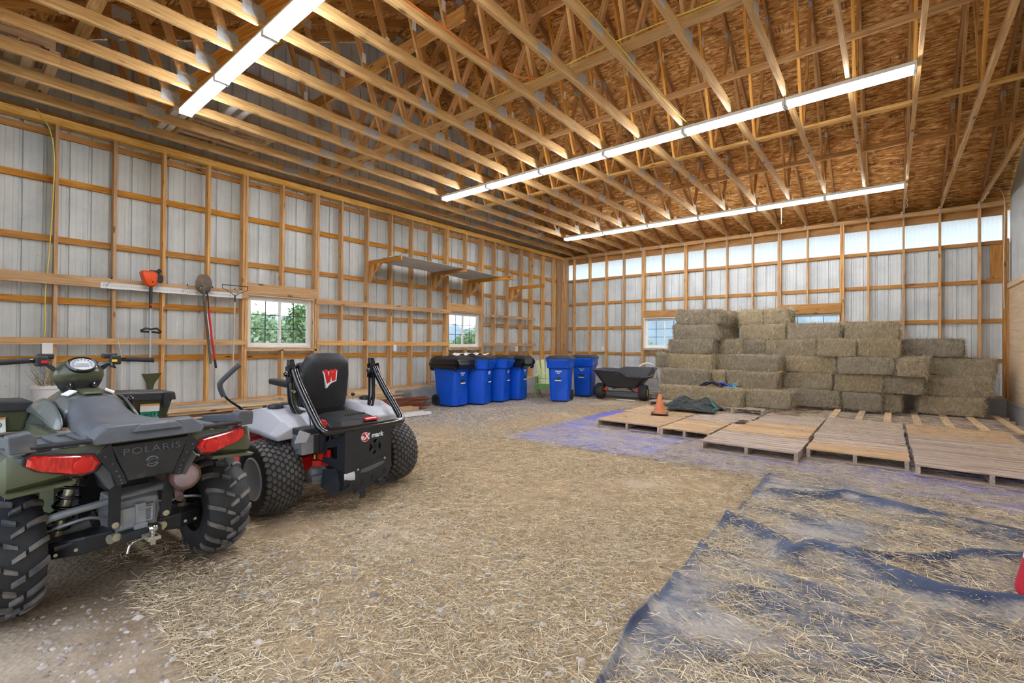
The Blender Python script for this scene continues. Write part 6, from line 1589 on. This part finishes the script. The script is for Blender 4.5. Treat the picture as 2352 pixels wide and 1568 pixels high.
# ------------------------------------------------------------------ lumber along the left wall
def board(x, y0, y1, z, w, h, mat, label, dx=0, group='lumber along the left wall'):
    o = MB().bar((x, y0, z+h/2), (x+dx, y1, z+h/2), w, h).build('board', M[mat]); return tag(o, label, 'board', group)
z = .0
for i in range(9):
    board(-8.22+.02*(i % 3), 1.9+.08*(i % 4), 3.45+.10*((i*5) % 7)*.5, z, .13, .042, ['plank_red', 'plank_red', 'plank_tan', 'plank_red', 'plank_red', 'plank_pale', 'plank_red', 'plank_tan', 'plank_pale'][i], '%s board, %s from the bottom of the stack by the mower lever' % (['red brown', 'red brown', 'tan', 'red brown', 'red brown', 'pale', 'red brown', 'tan', 'pale'][i], ORD[i])); z += .045
z = .0
for i in range(8):
    board(-8.42+.02*(i % 2), 3.6+.1*(i % 3), 6.15+.12*((i*3) % 5), z, .16, .045, ['plank_tan', 'plank_pale', 'plank_tan', 'plank_pale', 'plank_tan', 'plank_tan', 'plank_pale', 'plank_pale'][i], '%s plank, %s from the floor in the wall side lumber stack' % (['tan', 'pale', 'tan', 'pale', 'tan', 'tan', 'pale', 'pale'][i], ORD[i])); z += .048
board(-8.45, 3.9, 7.0, z, .17, .03, 'plank_pale', 'long pale plank on top of the wall side lumber stack, reaching toward the bins')
z = .0
for i in range(6):
    board(-8.18, 3.7+.1*(i % 3), 6.0+.15*((i*2) % 4), z, .15, .042, ['plank_tan', 'plank_pale', 'plank_tan', 'plank_tan', 'plank_pale', 'plank_tan'][i], '%s plank, %s from the floor in the middle lumber stack' % (['tan', 'pale', 'tan', 'tan', 'pale', 'tan'][i], ORD[i]), .05); z += .045
z = .0
for i in range(6):
    board(-8.0+.01*i, 5.6+.05*(i % 2), 6.62+.10*((i*2) % 3), z, .14, .042, 'plank_red', 'dark red brown board, %s from the floor in the stack end next to the bins' % ORD[i], .10); z += .045
for i, (x, y1, mat, nm) in enumerate(((-7.78, 6.2, 'plank_tan', 'tan'), (-7.62, 6.22, 'plank_tan', 'tan'), (-7.45, 6.22, 'white_paint', 'white'), (-7.28, 6.26, 'white_paint', 'white'))):
    board(x, 4.3, y1, .0, .10, .05 if i > 1 else .12, mat, '%s floor board in the lumber by the mower, %s from the room side' % (nm, ['fourth', 'third', 'second', 'first'][i]), .12)
# two short planks leaning on top near the window
board(-8.45, 3.0, 3.72, .40, .14, .03, 'plank_pale', 'pale plank end lying under the first left wall window')
# planter on a crate against the wall
k = thing('crate', 'small wooden crate by the wall behind the quad bike', 'crate', (-8.42, .92, 0))
for zz_ in (.06, .20, .34, .46):
    MB().box(-.2, -.18, -.2, .2, zz_-.05, zz_+.05).build('slat', M['plank_grey'], k); MB().box(.18, .2, -.2, .2, zz_-.05, zz_+.05).build('slat', M['plank_grey'], k)
MB().box(-.2, .2, -.2, .2, .50, .52).build('top', M['plank_grey'], k)
for a in (-1, 1):
    for b in (-1, 1): MB().box(a*.17-.015, a*.17+.015, b*.17-.015, b*.17+.015, 0, .5).build('corner_post', M['plank_grey'], k)
p = thing('planter', 'white round planter holding a dried plant, behind the quad bike handlebar', 'planter', (-8.42, .92, .521))
MB().lathe([(.001, 0), (.12, 0), (.165, .26), (.18, .27), (.185, .31), (.165, .31), (.155, .26), (.001, .25)], 28).build('pot', M['white_vinyl'], p, smooth=40)
mb = MB()
for i in range(34):
    a = rng.uniform(0, 6.28); l = rng.uniform(.12, .32); q0 = Vector((rng.uniform(-.08, .08), rng.uniform(-.08, .08), .25)); pts = [q0]
    for j in range(4): pts.append(pts[-1]+Vector((math.cos(a)*.05*rng.uniform(.3, 1.2), math.sin(a)*.05*rng.uniform(.3, 1.2), l/4)))
    mb.tube(pts, [.0035, .003, .0025, .002, .001], 5)
    for j in range(5):
        c = pts[rng.randint(2, 4)]+Vector((rng.uniform(-.03, .03), rng.uniform(-.03, .03), rng.uniform(-.02, .02))); mb.add([c, c+Vector((.012, .004, .01)), c+Vector((.004, .014, .016))], [(0, 1, 2)])
mb.build('dried_stems', M['plant_dry'], p)
# hook and hanging cords at the right corner
cable([(1.47, 13.3, 4.42), (1.55, 13.3, 4.62), (1.72, 13.35, 4.62), (1.80, 13.42, 4.40), (1.80, 13.45, 3.9), (1.78, 13.48, 3.0), (1.80, 13.5, 2.2)], .008, 'cable_white', 'pale cable looping over the corner above the hay and down the end stud')
cable([(1.47, 12.6, 4.43), (1.50, 12.8, 4.40), (1.46, 13.0, 4.42), (1.50, 13.2, 4.40)], .007, 'cable_white', 'pale cord wound along the last chord by the right wall')
cable([(.26, 12.2, 4.41), (.30, 12.4, 4.38), (.27, 12.6, 4.41), (.31, 12.8, 4.38), (.27, 13.1, 4.41)], .006, 'cable_white', 'pale cord sagging along the chord at the end of the far light row')
cable([(-1.75, 11.05, 4.33), (-1.75, 11.06, 4.1), (-1.75, 11.05, 3.95)], .006, 'cable_white', 'short pull cord hanging from the far light row')
# ------------------------------------------------------------------ outside
struct(MB().add([(-80, -60, -.25), (60, -60, -.25), (60, 80, -.25), (-80, 80, -.25)], [(0, 1, 2, 3)]).build('ground', M['outside_ground']))
def bush(name, loc, rx, rz, n, mat, label, seed, trunk=True, top=None):
    t = thing(name, label, 'tree', loc, 0, 'shrubs outside the windows'); r5 = np.random.RandomState(seed)
    D = r5.normal(size=(n, 3)); D /= np.linalg.norm(D, axis=1, keepdims=True); rad = r5.uniform(.45, 1, n)**.6
    C = D*rad[:, None]*np.array([rx, rx, rz])+np.array([0, 0, rz*1.05]); C += r5.normal(0, .08, (n, 3))*rx
    A = r5.normal(size=(n, 3)); A /= np.linalg.norm(A, axis=1, keepdims=True); B = np.cross(A, r5.normal(size=(n, 3))); B /= np.linalg.norm(B, axis=1, keepdims=True)
    s = r5.uniform(.045, .10, (n, 1)); V = np.stack([C-A*s, C+B*s*.5, C+A*s, C-B*s*.5], 1).reshape(-1, 3); Q = np.arange(n*4).reshape(-1, 4)
    link('foliage', fast_mesh('foliage', V, Q, np.repeat(r5.rand(n), 4), M[mat]), t)
    mb = MB()
    for k in range(7):
        a = k*.9; mb.tube([(0, 0, 0), (.15*rx*math.cos(a), .15*rx*math.sin(a), rz*.6), (.55*rx*math.cos(a), .55*rx*math.sin(a), rz*1.3)], [.05, .035, .015], 6)
    mb.build('stems', M['handle_dark'], t)
bush('shrub', (-12.6, 5.15, -.25), .95, 1.20, 5200, 'leaf_pale', 'pale green shrub outside the first left window', 1)
bush('shrub', (-14.6, 7.5, -.25), .75, 1.45, 4600, 'leaf_green', 'taller green shrub outside the first left window, to its right', 2)
bush('shrub', (-13.0, 13.6, -.25), 1.1, 1.05, 5000, 'leaf_green', 'green shrub outside the second left window', 3)
bush('shrub', (-14.2, 15.6, -.25), 1.0, 1.25, 3600, 'leaf_pale', 'pale shrub outside the second left window, to its right', 4)
bush('shrub', (-8.6, 18.2, -.25), 1.2, 1.1, 5200, 'leaf_pale', 'pale shrub outside the back wall window', 5)
bush('shrub', (-6.2, 19.6, -.25), .95, 1.0, 3600, 'leaf_green', 'green shrub outside the back wall window, to its right', 6)
# distant tree lines
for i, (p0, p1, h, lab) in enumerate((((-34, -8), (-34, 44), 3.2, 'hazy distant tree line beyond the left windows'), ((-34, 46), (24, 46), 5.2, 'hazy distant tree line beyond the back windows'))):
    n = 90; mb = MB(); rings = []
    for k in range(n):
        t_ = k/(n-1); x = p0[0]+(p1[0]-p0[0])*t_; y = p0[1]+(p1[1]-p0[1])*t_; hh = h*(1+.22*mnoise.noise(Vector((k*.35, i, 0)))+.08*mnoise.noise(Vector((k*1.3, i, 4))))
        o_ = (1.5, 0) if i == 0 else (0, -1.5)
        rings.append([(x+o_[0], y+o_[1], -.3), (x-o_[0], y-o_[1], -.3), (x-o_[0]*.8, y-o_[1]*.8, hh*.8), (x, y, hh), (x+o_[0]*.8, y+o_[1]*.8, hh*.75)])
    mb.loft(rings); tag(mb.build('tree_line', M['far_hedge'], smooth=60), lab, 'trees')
h = thing('house', 'small outbuilding with a blue grey roof beyond the second left window', 'house', (-24, 28.2, -.25), R(20))
h.scale = (.7, .7, .72)
MB().box(-2.5, 2.5, -2, 2, 0, 2.4).build('walls', M['house_wall'], h)
MB().prism([(-2.9, 2.35), (2.9, 2.35), (0, 3.7)], -2.3, 2.3, Matrix(((1, 0, 0, 0), (0, 0, -1, 0), (0, 1, 0, 0), (0, 0, 0, 1)))).build('roof', M['roof_slate'], h)

# ------------------------------------------------------------------ sky light
w = bpy.data.worlds.new('sky'); scene.world = w; w.use_nodes = True
nt = w.node_tree; bg = nt.nodes['Background']
co = nt.nodes.new('ShaderNodeTexCoord'); sp = nt.nodes.new('ShaderNodeSeparateXYZ'); rp = nt.nodes.new('ShaderNodeValToRGB')
nt.links.new(co.outputs['Generated'], sp.inputs[0]); nt.links.new(sp.outputs['Z'], rp.inputs[0])
rp.color_ramp.elements[0].position = 0; rp.color_ramp.elements[0].color = (.88, .90, .92, 1); rp.color_ramp.elements[1].position = .6; rp.color_ramp.elements[1].color = (.70, .84, 1.08, 1)
nt.links.new(rp.outputs[0], bg.inputs[0]); bg.inputs[1].default_value = SKY

# ------------------------------------------------------------------ camera
f_, yaw, pitch, roll = 1071.2266, .67987785, .00674069, .00800023
c_, s_ = math.cos, math.sin
fw = Vector((-s_(yaw)*c_(pitch), c_(yaw)*c_(pitch), s_(pitch))); r0 = Vector((c_(yaw), s_(yaw), 0)); u0 = r0.cross(fw)
rr = r0*c_(roll)+u0*s_(roll); uu = -r0*s_(roll)+u0*c_(roll)
cd = bpy.data.cameras.new('camera'); cam = bpy.data.objects.new('camera', cd); COL.objects.link(cam)
m = Matrix.Identity(4)
for i in range(3): m[i][0] = rr[i]; m[i][1] = uu[i]; m[i][2] = -fw[i]
m.translation = (0, 0, 1.4); cam.matrix_world = m
cd.sensor_fit = 'HORIZONTAL'; cd.sensor_width = 36; cd.lens = f_/2352*36; cd.clip_start = .05; cd.clip_end = 300
scene.camera = cam
vs = scene.view_settings; vs.view_transform = 'Standard'; vs.look = 'None'; vs.gamma = 1; vs.use_curve_mapping = False; vs.exposure = EXPO
scene.render.film_transparent = False
scene.cycles.use_denoising = True
scene.cycles.max_bounces = 6; scene.cycles.diffuse_bounces = 4; scene.cycles.glossy_bounces = 3; scene.cycles.transmission_bounces = 4; scene.cycles.use_adaptive_sampling = True; scene.cycles.adaptive_threshold = .15; scene.cycles.adaptive_min_samples = 12; scene.cycles.transparent_max_bounces = 12
scene.cycles.sample_clamp_indirect = 6
